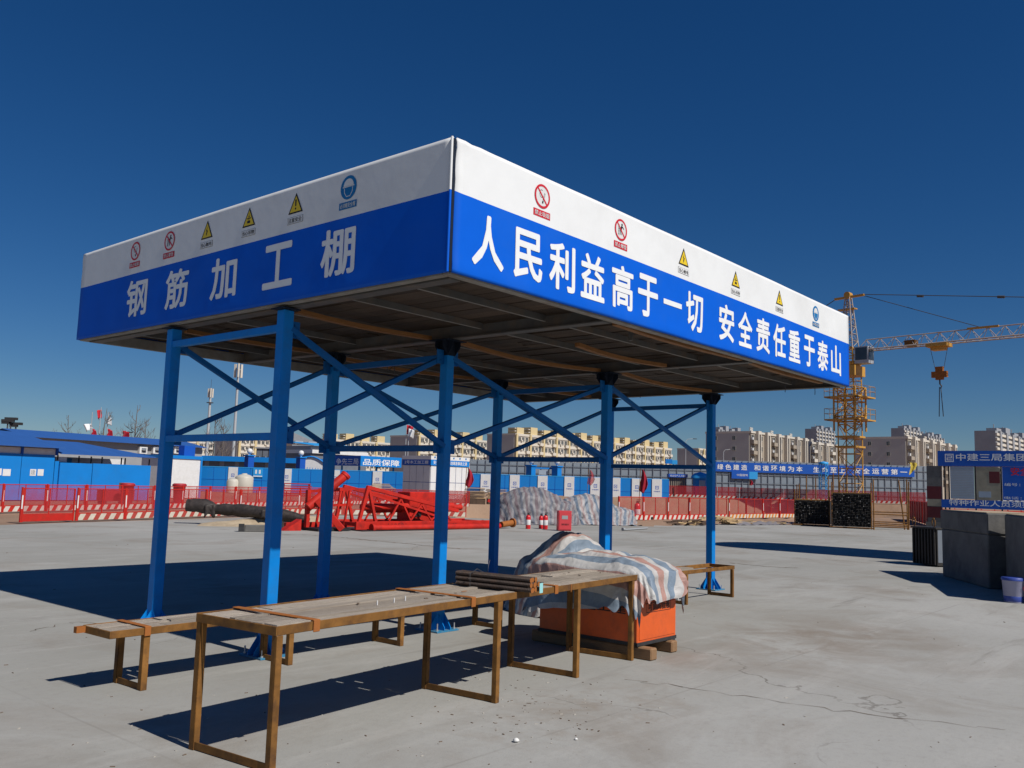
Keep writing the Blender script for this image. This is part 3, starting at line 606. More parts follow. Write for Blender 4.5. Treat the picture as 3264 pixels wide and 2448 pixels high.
# ------------------------------------------------------------------ work table and benches (rusty angle frames with planks)
def steel_table(name, label, cat, loc, rz, L, W, H, frames, lw, rimh, planks, straps, extra=None):
    t = thing(name, label, cat, loc, rz)
    B = lambda mb, nm, mt='rust', par=t, bv=0.003: mb.build(nm, mt, par, bevel=bv)
    zc = H-rimh/2
    B(MB().b2((0, 0, H-rimh), (L, .008, H)).b2((0, .008, H-rimh), (L, .05, H-rimh+.007)), 'front_rail', 'rust')
    B(MB().b2((0, W-.008, H-rimh), (L, W, H)).b2((0, W-.05, H-rimh), (L, W-.008, H-rimh+.007)), 'rear_rail', 'rust')
    B(MB().b2((-.007, 0, H-rimh-.001), (.0, W, H-.001)), 'end_rail', 'rust'); B(MB().b2((L, 0, H-rimh-.001), (L+.007, W, H-.001)), 'end_rail', 'rust')
    for i, fx in enumerate(frames):
        for y0, y1 in ((.001, lw), (W-lw, W-.001)):
            lo = y0 < W/2
            B(MB().b2((fx, y0, 0), (fx+lw, y0+.007, H-rimh-.001)).b2((fx, y0+.007 if lo else y0, 0.0), (fx+.007, y1, H-rimh-.001)), 'leg', 'rust')
        B(MB().b2((fx+.008, lw+.001, .004), (fx+.013, W-lw-.001, .05)).b2((fx+.013, lw+.001, .004), (fx+lw, W-lw-.001, .009)), 'foot_bar', 'rust')
        B(MB().b2((fx+.01, .051, H-rimh-.002), (fx+lw, W-.051, H-rimh+.006)), 'bearer', 'rust')
    for (x0, x1, y0, y1, dz) in planks:
        cube('plank', 'plank', t, ((x0+x1)/2, (y0+y1)/2, H-rimh/2+.008+dz), (x1-x0, y1-y0, rimh-.016), random.uniform(-.003, .003))
    for sx in straps:
        m_ = MB().b2((sx, -.004, H+.004), (sx+.05, W+.004, H+.010)).b2((sx, -.012, H-rimh-.008), (sx+.05, -.004, H+.010))
        B(m_, 'strap', 'rust2')
    return t
AR = math.radians(5.3)
TH = 0.785
def planks_row(L, W, rows, breaks, e=.012):
    out = []; edges = [.01]
    tot = sum(rows); y = .012
    for rw in rows:
        wy = rw/tot*(W-.024); x = .006
        bs = sorted(b+random.uniform(-.12, .12) for b in breaks if random.random() < .8)+[L-.006]
        for bx in bs:
            out.append((x, bx-random.uniform(.004, .02), y+random.uniform(.001, .006), y+wy-random.uniform(.003, .013), random.uniform(-.009, .005))); x = bx
        y += wy
    return out
L_T = 4.46
pk = planks_row(L_T, .72, [1.0, .9, 1.25, .55, 1.1, 1.3], [.34, 1.78, 2.95, 3.6])
table = steel_table('work_table', 'long rusty steel work table topped with weathered planks in the foreground', 'table', (-1.765, -.53, 0), AR, L_T, .72, TH, [0.0, 2.09, 3.25, 4.25], .045, .052, pk, [.255, 1.745, 2.86])
for (x, y) in ((1.02, .22), (1.2, .235), (1.33, .25)):
    MB().b2((x, y, TH-.002), (x+.006, y+.006, TH+.03)).build('peg', 'white', table)
MB().b2((2.03, .3, TH-.002), (2.09, .31, TH+.001)).build('nail_plate', 'rust2', table)
MB().b2((3.12, -.0045, TH-.0635), (3.128, -.0005, TH+.001)).build('weld_seam', 'rust2', table)
for k in range(9):
    cube('wood_scrap', 'chip', table, (random.uniform(.5, 4.2), random.uniform(.08, .6), TH+.004), (random.uniform(.015, .05), random.uniform(.006, .014), .006), random.uniform(0, 3))

BH = .46
pk = planks_row(4.95, .41, [1.2, .5, 1.0], [.55, 2.2, 3.6])
bench = steel_table('long_bench', 'low rusty steel bench with grey planks running behind the work table', 'bench', (-1.60, 1.70, 0), math.radians(1.9), 4.95, .41, BH, [.26, 1.60, 2.94, 4.48], .05, .055, pk, [.255, 2.9])
MB().b2((-.075, .36, BH-.05), (-.008, .405, BH-.005)).build('end_stub', 'rust2', bench)
bench2 = steel_table('bench_frame', 'bare rusty angle iron bench frame at the far blue post', 'bench', (4.75, 1.55, 0), math.radians(-.6), 3.19, .43, .475, [.1, 1.75, 3.135], .045, .055, [(0.02, 2.35, .235, .41, -.01)], [])

# rebar bundle on the table
def rebar_mesh(L=.72, r=.0165, n=8):
    mbr = MB(); ring = []; k = int(L/.0072)
    for i in range(k+1):
        rr = r*(0.92 if i % 2 else 1.2)
        ring.append((rr, -L/2+L*i/k))
    vs = [(rr*math.cos(2*math.pi*j/n), y, rr*math.sin(2*math.pi*j/n)) for rr, y in ring for j in range(n)]
    mbr.add(vs, [(i*n+j, (i+1)*n+j, (i+1)*n+(j+1) % n, i*n+(j+1) % n) for i in range(k) for j in range(n)], 0, False)
    mbr.add(vs[:n], [tuple(range(n))], 1); mbr.add(vs[-n:], [tuple(range(n))[::-1]], 1)
    return mbr.mesh('rebar', ['rebar', 'rust2'])
rb = thing('rebar_bundle', 'bundle of short ribbed steel bars with a cyan tag lying across the work table', 'steel bars', (.60, -.07, TH+.002), math.radians(6))
rme = rebar_mesh()
for lay, cnt in ((0, 4), (1, 4), (2, 3)):
    for i in range(cnt):
        inst('rebar', rme, rb, ((i-1.5)*.0405+lay*.012+random.uniform(-.002, .002), random.uniform(-.012, .012)+lay*.01, .019+lay*.036), (0, random.uniform(0, 3), random.uniform(-.008, .008)))
MB().box((.055, -.375, .03), (.055, .003, .075), 0.1).build('tag', 'tag', rb)
MB().path([(-.09, .2, .01), (-.09, .2, .1), (0, .2, .135), (.09, .2, .1), (.1, .2, .01)], .003, 5).path([(.09, .16, .1), (.1, .16, .16), (.13, .17, .2)], .003, 5).build('tie_wire', 'cable', rb)

# ------------------------------------------------------------------ machines under striped tarpaulins
def drape(hx, hy, ztop, hem, seed, dome=.05, flare=.06, fold=.045, nth=150, nr=14, ns=16, peak=None, ex=7, skirt=None):
    rnd = random.Random(seed); ks = [(rnd.randint(5, 26), rnd.uniform(0, 6.28), rnd.uniform(.4, 1)) for _ in range(7)]
    tot = sum(a for _, _, a in ks); mbd = MB(); uv = []; rows = nr+ns+1
    def fl(th): return sum(a*abs(math.sin(k*th/2+p)) for k, p, a in ks)/tot-.55
    for j in range(rows):
        for i in range(nth):
            th = 2*math.pi*i/nth; c, s = math.cos(th), math.sin(th)
            px = hx*math.copysign(abs(c)**(2/ex), c); py = hy*math.copysign(abs(s)**(2/ex), s); nl = Vector((px/hx, py/hy)).normalized()
            wr = noise.noise(Vector((px*3+seed, py*3, j*.13)))
            if j <= nr:
                r = j/nr; x, y = px*r, py*r; z = ztop+dome*(1-r*r)+.022*noise.noise(Vector((x*4, y*4, seed)))+.012*noise.noise(Vector((x*11, y*11, seed)))
                if peak: z += peak[2]*max(0, 1-(((x-peak[0])/hx)**2+((y-peak[1])/hy)**2))**(1.0 if skirt else 1.4)
                z -= .025*max(0, (r-.82)/.18)**2; U = (x, y)
            else:
                t = (j-nr)/ns; Ld = hem(th); f = fl(th)*fold*min(1, t*1.6)+.012*wr*t
                if skirt and Ld*t > ztop-.02:
                    over = Ld*t-(ztop-.02); o = flare*((ztop-.02)/Ld)+f*.6+over; z = .012+.03*abs(noise.noise(Vector((px*5+over*6, py*5, seed))))
                else: o = flare*t+f; z = ztop-.025-(Ld*t)
                x, y = px+nl.x*o, py+nl.y*o; U = (px+nl.x*Ld*t, py+nl.y*Ld*t)
            mbd.v.append((x, y, z)); uv.append(U)
    for j in range(rows-1):
        for i in range(nth):
            a, b = j*nth+i, j*nth+(i+1) % nth
            if j == 0: mbd.f.append([0, a+nth, b+nth]); 
            else: mbd.f.append([a, a+nth, b+nth, b])
            mbd.m.append(0); mbd.sm.append(True)
    mbd.uv = uv; return mbd
m1 = thing('bar_cutting_machine', 'orange machine box on timber skids at the end of the work table', 'machine', (2.93, .47, 0), 0)
MB().b2((-.36, -.6, .125), (.36, .58, .78)).build('body', 'orange', m1, bevel=.008)
MB().b2((-.365, -.605, .118), (.365, .585, .15)).build('base_frame', 'dark', m1)
MB().b2((-.33, -.606, .17), (.33, -.602, .50)).build('side_panel', 'orange', m1, bevel=.002)
mt = MB(); e1 = (1, 0, 0); o_ = (-.36, -.6065, 0)
put_text(mt, '可调高低速', o_, e1, (0, 0, 1), .18, .545-.115, .40, .085, 0, .002, .01)
for a in ((.15, .415, .6, .420), (.15, .525, .6, .53)): flat(mt, [(a[0], a[1]), (a[2], a[1]), (a[2], a[3]), (a[0], a[3])], o_, e1, (0, 0, 1), 0, .002)
for x_ in (.15, .595): flat(mt, [(x_, .415), (x_+.005, .415), (x_+.005, .53), (x_, .53)], o_, e1, (0, 0, 1), 0, .002)
mt.build('lettering', 'black', m1)
mt = MB(); put_text(mt, '中国建工建', (-.3605, .5, 0), (0, -1, 0), (0, 0, 1), .12, .40, .85, .1, 0, .002, .01); mt.build('lettering', 'black', m1)
for x in (-.28, .24):
    s_ = MB().b2((x-.055, -.74 if x < 0 else -.66, 0), (x+.055, .7, .112)); s_.build('skid', 'timber', m1, bevel=.012)
MB().tube((.44, -.5, .09), (.44, -.36, .09), .085, 16).build('wheel', 'dark', m1)
def hem1(th):
    g = lambda c, w_: max(0, 1-abs(((th-math.radians(c)+math.pi) % 6.283)-math.pi)/w_)
    front = math.exp(-((((th-math.radians(275)+math.pi) % 6.283)-math.pi)/.75)**4)
    return .31-.1*front+.045*math.sin(3*th+1)+.03*math.sin(7*th)+.03*math.sin(23*th)+.04*noise.noise(Vector((th*9, 0, 0)))+.2*g(229, .07)+.24*g(314, .06)+.12*max(0, math.cos(th-math.radians(150)))
tp = drape(.42, .66, .82, hem1, 3, dome=.10, flare=.08, fold=.09, nth=230, nr=24, ns=22)
def crumple(tp, amt, sd, z0=0.0):
    for k, q in enumerate(tp.v):
        p = Vector(q)+Vector((sd, 0, 0)); r1 = 1-2*abs(noise.noise(p*3.1)); r2 = 1-2*abs(noise.noise(p*7.3+Vector((5, 1, 2)))); a = amt*(.6*r1+.4*r2)
        d = Vector((q[0], q[1], (q[2]-z0)*.9)).normalized(); tp.v[k] = (q[0]+d.x*a, q[1]+d.y*a, q[2]+d.z*a+.35*amt*noise.noise(p*9))
crumple(tp, .04, 2.0, .5)
tpo = tp.build('striped_tarpaulin', 'tarp'); tpo.location = (2.95, .50, 0)
tag(tpo, 'blue, white and pink striped tarpaulin draped over the orange machine', 'tarpaulin')
m2 = thing('covered_machine', 'machine hidden under a peaked dark striped tarpaulin beyond the work table', 'machine', (4.62, 2.22, 0), math.radians(-8))
MB().b2((-.4, -.42, 0), (.45, .42, .6)).b2((-.1, -.3, .6), (.3, .25, .8)).build('body', 'dark', m2)
tp = drape(.52, .52, .64, lambda th: .60+.04*math.sin(5*th), 11, dome=.10, flare=.16, fold=.11, peak=(.05, -.1, .26), ex=4, nth=200, nr=22, ns=20)
crumple(tp, .05, 7.0, .3)
tpo = tp.build('striped_tarpaulin', 'tarp'); tpo.location = (4.62, 2.22, 0); tpo.rotation_euler = (0, 0, 1.2)
tag(tpo, 'striped tarpaulin rising to a peak over the machine behind the table', 'tarpaulin')

# ------------------------------------------------------------------ litter on the slab
for i, (u, v, s) in enumerate(((1645, 2366, .022), (1836, 2359, .012), (1035, 2003, .0))):
    if s:
        p = gp(u, v); m_ = MB(); m_.lathe([(0, -s*.5), (s*.8, -s*.2), (s, s*.1), (s*.5, s*.6), (0, s*.75)], (0, 0, s*.5), 7)
        o = m_.build('stone', 'pebble'); o.location = p; tag(o, ('larger' if i == 0 else 'smaller')+' white stone on the bare concrete in front', 'stone')
mb = MB(); rnd = random.Random(5)
for k in range(330):
    p = gp(rnd.uniform(0, 3264), rnd.uniform(1720, 2448)) if rnd.random() < .55 else gp(rnd.gauss(1720, 170), rnd.gauss(2260, 60))
    s = rnd.uniform(.003, .011)*(1+.05*p.length); mb.box((p.x, p.y, s*.18), (s*rnd.uniform(.8, 2.8), s*rnd.uniform(.5, 1), s*.45), rnd.uniform(0, 3), 0 if rnd.random() < .6 else 1)
tag(mb.build('litter', ['chip', 'crumb']), 'scattered wood chips and concrete crumbs on the yard', 'litter', kind='stuff')

# ------------------------------------------------------------------ red mesh barriers round the pit
def make_barrier(kick, mesh, Lb=1.96, H=1.06, detail=True):
    t = thing('site_barrier', 'x', 'barrier', (0, 0, 0)); r = .022
    fr = MB()
    for x in (0.03, Lb-.03): fr.box((x, 0, H/2), (.04, .04, H))
    fr.box((Lb/2, 0, H-.015), (Lb-.1, .03, .03)).box((Lb/2, 0, .24), (Lb-.1, .03, .03))
    fr.build('frame', 'red', t)
    MB().box((Lb/2, 0, (H+.24)/2), (.03, .026, H-.27)).build('mid_bar', 'red', t)
    MB().b2((.052, -.002, .257), (Lb-.052, .002, H-.032)).build('mesh_infill', mesh, t)
    MB().b2((.052, -.012, .02), (Lb-.052, -.006, .224)).build('kick_plate', kick, t)
    if detail:
        MB().box((-.03, -.005, (H+.02)/2), (.05, .05, H+.02)).build('post', 'red', t)
        MB().box((-.03, -.034, .62), (.046, .006, .42)).build('reflector_band', 'white', t)
    return t
def barrier_row(pts, protos, lab, grp, z=0.0, count0=0):
    k = count0; protos = protos if isinstance(protos, list) else [protos]
    for a, b in zip(pts[:-1], pts[1:]):
        a, b = Vector((*a, 0)), Vector((*b, 0)); d = b-a; n = max(1, round(d.length/2.0)); e = d.normalized(); st = d.length/n
        for i in range(n):
            pr = protos[k] if k < len(protos) else protos[-1]
            o = copy_tree(pr); o.location = a+e*(st*i)+Vector((random.uniform(-.03, .03), random.uniform(-.04, .04), z)); o.rotation_euler = (random.uniform(-.015, .015), random.uniform(-.008, .008), math.atan2(e.y, e.x)+random.uniform(-.02, .02)); o.scale = (st/2.0, 1, 1)
            tag(o, lab % (ORD[k] if k < len(ORD) else str(k)), 'barrier', grp); k += 1
    return k
pa = make_barrier('kickold', 'mesh_red'); pb = make_barrier('kick', 'mesh_red'); pc = make_barrier('kickyellow', 'mesh_red'); pf = make_barrier('kick', 'mesh_red2', detail=False); pr_ = make_barrier('red', 'mesh_red')
barrier_row([(6.65, 24.65), (20.0, 28.7), (26.7, 24.6)], [pr_]+[pa], 'near red mesh barrier with striped kick plate, %s from the left in the front row', 'front row barriers along the pit')
barrier_row([(1.4, 28.8), (8.63, 31.6), (18.2, 35.6), (29.5, 39.6), (36.5, 42.2)], pb, 'red mesh barrier in the row further back, %s from the left', 'second row barriers behind the front row')
barrier_row([(28.6, 17.2), (46.6, 16.7)], [pb]*5+[pc]*4, 'red barrier before the pit on the right, %s from the striped tarpaulin heap', 'barriers along the right side of the pit', 0.15)
fpts = [tuple(pd(u, 88.0).xy) for u in (1490, 1800, 2150, 2500, 2950)]
barrier_row(fpts, pf, 'distant red barrier on the far edge of the pit, %s from the left', 'barriers on the far edge of the pit', .9)
mpts = [tuple(pd(u, 62.0).xy) for u in (1030, 1250, 1500)]
barrier_row(mpts, pf, 'middle distance red barrier between the tall sheds and the red steelwork, %s from the left', 'barriers in front of the carpentry shed')
for p in (pa, pb, pc, pf, pr_):
    for c in list(p.children): bpy.data.objects.remove(c)
    bpy.data.objects.remove(p)

# tall red sheet fence on the right and its neighbour
def red_fence(a, b, z0, h, label, n):
    a, b = Vector((a[0], a[1], 0)), Vector((b[0], b[1], 0)); e = (b-a).normalized(); L = (b-a).length; rz = math.atan2(e.y, e.x)
    t = thing('red_fence', label, 'fence', a, rz)
    for i in range(n):
        cube('panel', 'red', t, (L*(i+.5)/n, random.uniform(-.01, .01), z0+h/2), (L/n-.03, .03, h))
        cube('post', 'red', t, (L*i/n, .04, z0+h/2), (.05, .04, h+.1))
    return t
red_fence(gp(2968, 1675), gp(2899, 1654), 0, 1.3, 'tall red sheet fence running back beside the notice board', 9)
a = pd(3000, 56); b = a+Vector((.647, -.762, 0))*9
red_fence(a, b, 0, .95, 'red sheet fence glimpsed under the notice board', 12)

# ------------------------------------------------------------------ black wrapped pipe on a sand ridge, offcuts
mb = MB(); rnd = random.Random(2)
A, Bq = Vector((11.0, 21.6, 0)), Vector((14.4, 19.3, 0)); ax = (Bq-A); n_ = Vector((-ax.y, ax.x, 0)).normalized()
def heap(s, t):
    p = A-ax*.05+ax*(s*1.15)+n_*((t-.42)*1.9); k = math.exp(-((t-.45)/.2)**2)*math.sin(math.pi*min(1, max(0, s)))**.5
    h = (.22+.5*max(0, s-.25))*k+.04*noise.noise(p*2.2)*k; return (p.x, p.y, h-.01)
mb.grid(heap, 40, 20); tag(mb.build('sand_ridge', 'sand'), 'low ridge of sand and rubble under the black pipe', 'sand heap')
t = thing('wrapped_pipe', 'black rubber wrapped pipe lying on the sand ridge', 'pipe', (11.6, 21.6, 0))
pts = []; rs = []
P0 = [gp(590, 1650), gp(640, 1660), gp(700, 1662), gp(760, 1668), gp(850, 1676), gp(935, 1682)]
P0 = [Vector((10.95, 22.6, .62)), Vector((11.35, 22.2, .60)), Vector((11.55, 21.9, .50)), Vector((12.0, 21.2, .50)), Vector((12.35, 20.6, .46)), Vector((12.75, 20.0, .40)), Vector((13.05, 19.5, .33)), Vector((13.35, 19.05, .2))]
R0 = [.2, .25, .18, .2, .2, .2, .16, .1]
for i in range(len(P0)-1):
    for k in range(5):
        q = k/5; p = P0[i].lerp(P0[i+1], q); pts.append(p+Vector((0, 0, .02*noise.noise(p*4)))); rs.append((R0[i]*(1-q)+R0[i+1]*q)*(1+.14*noise.noise(p*5)))
MB().path(pts, rs, 14).build('pipe', 'blacktarp', t, world=True)
for (i, dz) in ((8, .34), (22, .3)):
    p = pts[i]; m_ = MB(); m_.grid(lambda s, q: p+ax.normalized()*((s-.5)*.34)-n_*(.2+.03*math.sin(9*s))+Vector((0, 0, .1-q*(dz+.08*math.sin(7*s+i)))), 8, 6); o = m_.build('flap', 'blacktarp', t, world=True)
    so = o.modifiers.new('s', 'SOLIDIFY'); so.thickness = .012
for (u, v, sx, sy, sz, mk, lb) in ((808, 1696, .9, .2, .2, 'concrete', 'grey concrete kerb block with a black end, lying before the black pipe'), (930, 1686, .95, .25, .2, 'concrete', 'grey concrete slab piece beside the blue post, at the pipe end')):
    p = gp(u, v); t = thing('kerb_block', lb, 'concrete block', p, -.55); MB().box((.2, .15, sz/2), (sx, sy, sz)).build('block', mk, t, bevel=.015); MB().box((-.34, .15, sz/2+.01), (.16, sy+.03, sz+.03)).build('end_cap', 'dark', t)

# ------------------------------------------------------------------ red steelwork pile
t = thing('red_steelwork', 'heap of bright red welded crane sections and pipes on the slab', 'steelwork', (16.5, 18.4, 0))
W = lambda mb, nm, mt='redsteel', **k: mb.build(nm, mt, t, world=True, **k)
F0, F1 = gp(1140, 1692), gp(1560, 1684); FE = (F1-F0).normalized(); FN = Vector((-FE.y, FE.x, 0))
def fp(s, d, z): return F0+FE*s+FN*d+Vector((0, 0, z))
LW = (F1-F0).length
for d in (0, 1.5):
    W(MB().bar(fp(-.1, d, .16), fp(LW+.1, d, .16), .11, .26), 'base_beam', bevel=.01)
for s in (0, LW*.33, LW*.66, LW): W(MB().bar(fp(s, 0, .2), fp(s, 1.5, .2), .1, .12), 'cross_member')
W(MB().tube(fp(.4, -.28, .1), fp(LW+.3, -.22, .09), .1, 12).tube(fp(.32, -.28, .1), fp(.42, -.28, .1), .135, 12), 'pipe')
for d in (.1, 1.4):
    W(MB().bar(fp(.35, d, 1.38), fp(4.3, d, .62), .11, .12), 'sloping_chord', bevel=.008)
    W(MB().bar(fp(.1, d, .28), fp(.4, d, 1.4), .1, .1), 'upright'); W(MB().bar(fp(.75, d, .28), fp(.42, d, 1.4), .09, .09), 'upright')
    W(MB().bar(fp(.55, d, 1.15), fp(3.9, d, .3), .06, .07), 'diagonal')
    for s in (1.3, 2.2, 3.1):
        W(MB().bar(fp(s, d, .3), fp(s+.45, d, 1.25-.18*s), .05, .05), 'diagonal'); W(MB().bar(fp(s+.9, d, .3), fp(s+.45, d, 1.25-.18*s), .05, .05), 'diagonal')
W(MB().tube(fp(.5, .55, .72), fp(4.4, .5, .78), .12, 12), 'pipe'); W(MB().tube(fp(1.0, .9, .62), fp(5.2, .95, .72), .11, 12), 'pipe')
W(MB().tube(fp(-1.55, .5, .72), fp(-.38, .25, 1.75), .14, 14).tube(fp(-.42, .255, 1.7), fp(-.36, .245, 1.77), .165, 14), 'strut_pipe')
W(MB().bar(fp(-1.35, .3, .95), fp(-.72, -.2, .06), .16, .2), 'strut_leg', bevel=.01)
W(MB().bar(fp(-1.5, .6, .1), fp(-1.5, .6, 1.25), .12, .12), 'upright'); W(MB().bar(fp(-1.5, .65, 1.2), fp(.35, .8, 1.32), .09, .1), 'rail'); W(MB().bar(fp(-1.5, .65, .75), fp(.3, .8, .8), .07, .08), 'rail')
for s in (-1.1, -.75, -.4, -.05): W(MB().bar(fp(s, .7, .1), fp(s+.2, .75, 1.25), .06, .06), 'rung')
W(MB().bar(fp(-1.9, 1.2, .12), fp(.3, 1.1, .14), .16, .2), 'base_beam'); W(MB().prism([fp(-2.3, .6, 0), fp(-1.75, .5, 0), fp(-1.75, .5, .35)], FN, .3), 'foot_plate')
W(MB().box(fp(3.0, .75, .75), (1.25, .7, 1.0), math.atan2(FE.y, FE.x)), 'winch_box', bevel=.02)
W(MB().box(fp(2.72, .39, .55), (.3, .05, .26), math.atan2(FE.y, FE.x)), 'opening', 'black')
W(MB().bar(fp(LW+.15, .1, .1), fp(LW+.45, .2, .95), .14, .1), 'end_bracket', bevel=.01); W(MB().bar(fp(LW+.45, .2, .9), fp(LW+.2, .35, 1.0), .12, .1), 'end_bracket')
W(MB().tube(fp(LW+.35, -.25, .14), fp(LW+1.0, -.2, .2), .11, 12).tube(fp(LW+.95, -.2, .2), fp(LW+1.02, -.2, .2), .17, 14), 'flanged_pipe', 'rust2')
mt = MB(); put_text(mt, '110501', fp(0, -.058, 0), FE, (0, 0, 1), 1.15, .1, .75, .12, 0, .003, .0); put_text(mt, '26400', fp(0, -.058, 0), FE, (0, 0, 1), 3.55, .1, .6, .11, 0, .003, .0); W(mt, 'stencil', 'maroon')
W(MB().box(fp(1.7, .2, .02), (3.6, 1.2, .02), math.atan2(FE.y, FE.x)).box(fp(-.9, .4, .05), (1.2, .9, .08), math.atan2(FE.y, FE.x)), 'packing', 'black')

# ------------------------------------------------------------------ striped tarpaulin heaps with fire gear
for i, (u, v, hx, hy, zt, sd, rz, lb, pk_) in enumerate(((1720, 1672, 1.55, .8, .9, 21, -.72, 'long faded striped tarpaulin heap behind the fire extinguishers', (-.3, 0, .42)), (1925, 1674, 1.55, .8, .62, 22, -.62, 'striped tarpaulin heap with bold blue bands behind the red fire box', (-.7, 0, .5)))):
    c = gp(u, v)+Vector((.55, .75, 0)); tp = drape(hx, hy, zt, lambda th: zt+.12+.1*math.sin(3*th)+.4*max(0, math.cos(th-(-.1 if i else 3.3))), sd, dome=.16, flare=.42, fold=.2, nth=260, peak=pk_, ex=2.6, skirt=True, ns=24)
    crumple(tp, .07, 3.0+i, .2)
    for k, q in enumerate(tp.v):
        w_ = .05*noise.noise(Vector((q[0]*2.2+i*9, q[1]*2.2, q[2]*2.2)))+.03*noise.noise(Vector((q[0]*6, q[1]*6, q[2]*3+4))); tp.v[k] = (q[0]+w_*.6, q[1]-w_*.8, max(.008, q[2]+w_*1.2))
    o = tp.build('tarpaulin_heap', 'tarp_old' if i == 0 else 'tarp_mid'); o.location = c; o.rotation_euler = (0, 0, rz); tag(o, lb, 'tarpaulin')
def extinguisher(p, label, h=.62):
    t = thing('fire_extinguisher', label, 'extinguisher', p)
    k = h/.62
    MB().lathe([(.085*k, 0), (.09*k, .02*k), (.09*k, .42*k), (.075*k, .48*k), (.035*k, .51*k)], n=14).build('cylinder', 'extred', t)
    MB().lathe([(.035*k, .505*k), (.03*k, .56*k), (.012*k, .58*k)], n=10).box((0, -.03*k, .57*k), (.03*k, .12*k, .02*k)).box((0, -.04*k, .61*k), (.03*k, .12*k, .015*k), .1).build('valve', 'black', t)
    MB().path([(.03*k, 0, .54*k), (.1*k, 0, .5*k), (.12*k, 0, .3*k), (.1*k, 0, .12*k)], .012*k, 6).build('hose', 'black', t)
    MB().lathe([(.0905*k, .15*k), (.0915*k, .155*k), (.0915*k, .33*k), (.0905*k, .335*k)], n=14).build('label_band', 'white', t)
    return t
extinguisher(gp(1683, 1686), 'red fire extinguisher standing apart to the left of the pair')
extinguisher(gp(1724, 1685), 'left red fire extinguisher of the close pair', .58)
extinguisher(gp(1738, 1687), 'right red fire extinguisher of the close pair', .62)
extinguisher(gp(2031, 1660), 'red fire extinguisher hanging by the striped barrier on the right', 1.05)
p = gp(1797, 1692); t = thing('fire_box', 'red metal fire equipment box in front of the tarpaulin heap', 'fire box', p, -.7)
MB().b2((-.24, -.16, .02), (.24, .16, .72)).build('cabinet', 'boxred', t, bevel=.01); MB().b2((-.215, -.172, .06), (.215, -.161, .68)).build('door', 'boxred', t, bevel=.005)
MB().b2((-.12, -.178, .42), (.1, -.173, .55)).build('plaque', 'grey', t); MB().b2((-.24, -.1, 0), (-.2, .1, .02)).b2((.2, -.1, 0), (.24, .1, .02)).build('foot', 'dark', t)
mt = MB(); put_text(mt, '消防器材', (0, -.173, 0), (1, 0, 0), (0, 0, 1), -.14, .2, .28, .07, 0, .002, .01); mt.build('lettering', 'maroon', t)
p = gp(2049, 1668); t = thing('steel_channel_offcut', 'short black U shaped steel offcut on the slab edge', 'steel offcut', p, -.72)
MB().b2((0, 0, 0), (.5, .3, .03)).b2((0, 0, .03), (.1, .3, .3)).b2((.42, 0, .03), (.5, .3, .3)).build('channel', 'tubeblack', t)
t = thing('floor_pipe', 'thin pipe lying at the foot of the striped tarpaulin', 'pipe', gp(1990, 1692)); MB().tube((0, 0, .04), (2.2, .35, .04), .035, 8).tube((-.12, 0, .06), (0, 0, .06), .06, 10).build('tube', 'grey', t)

# ------------------------------------------------------------------ timber scrap, black tube stacks, pipe rack
rnd = random.Random(9)
lp = thing('lumber_pile', 'untidy pile of yellowish sawn lumber and dark scraps before the right barriers', 'lumber pile', (33.5, 15.2, 0))
for k in range(46):
    q = k/46; x = rnd.uniform(31.2, 37.6); y = 15.6-(x-31)*.16+rnd.uniform(-.45, .5); dk = x < 33.6 and rnd.random() < .65
    L = rnd.uniform(.5, 2.4); o = cube('stick', 'charwood' if dk else 'lumber', lp, (x-33.5, y-15.2, .06+rnd.random()*.34*math.exp(-((x-33.6)/1.8)**2)), (L, rnd.uniform(.05, .12), rnd.uniform(.04, .08)), rnd.uniform(-.7, .5)); o.rotation_euler[1] = rnd.uniform(-.12, .12)
mb = MB(); mb.grid(lambda s, q: (34.6+s*5.4, 14.9-s*1.0+(q-.5)*1.2, max(.002, .16*abs(noise.noise(Vector((s*9, q*4, 1))))+.08*math.sin(math.pi*q))), 50, 14)
tag(mb.build('crumpled_sheeting', 'tarp_old'), 'crumpled grey and white plastic sheeting left of the black tube stack', 'sheeting')
def tube_stack(u0, u1, v, h, dep, label, rows, cols):
    a, b = gp(u0, v), gp(u1, v+5*(u1-u0)/113); a.z = b.z = 0; e = (b-a).normalized(); n = Vector((-e.y, e.x, 0)); L = (b-a).length; rz = math.atan2(e.y, e.x)
    t = thing('tube_stack', label, 'tube stack', a, rz); mbs = MB(); r_ = random.Random(int(u0))
    MB().b2((.02, .25, .08), (L-.02, dep-.1, h-.06)).build('core', 'tubeblack', t)
    rr = min(L/cols, (h-.06)/rows)*.5
    for i in range(rows):
        for j in range(cols):
            x = L*(j+.5)/cols; z = .08+(h-.1)*(i+.5)/rows; y0 = r_.uniform(-.06, .12)
            mbs.tube((x, y0, z), (x, .3, z), rr*.95, 6, m=0, smooth=False)
            if r_.random() < .06: mbs.tube((x, y0-.004, z), (x, y0, z), rr*.6, 6, m=1, smooth=False)
    o = mbs.build('tube_ends', ['tubeblack', 'tubeend'], t); o['kind'] = 'stuff'
    for x in (0, L): MB().tube((x, .05, 0), (x, .05, h+.5), .03, 6).build('stake', 'rust', t)
    MB().tube((-.1, -.02, .05), (L+.1, -.02, .05), .03, 6).build('bearer', 'rust', t)
    rw = MB()
    for j in range(cols): rw.tube((L*(j+.5)/cols, .1, h-.02), (L*(j+.5)/cols, dep*.8, h-.02+r_.uniform(-.02, .03)), rr, 6)
    o = rw.build('top_tubes', 'rust', t); o['kind'] = 'stuff'
    return t
tube_stack(2533, 2644, 1674, 1.28, 1.6, 'lower stack of black steel tubes left of the higher one', 15, 22)
tube_stack(2652, 2778, 1682, 1.68, 1.6, 'higher stack of black steel tubes next to the pipe rack', 20, 24)
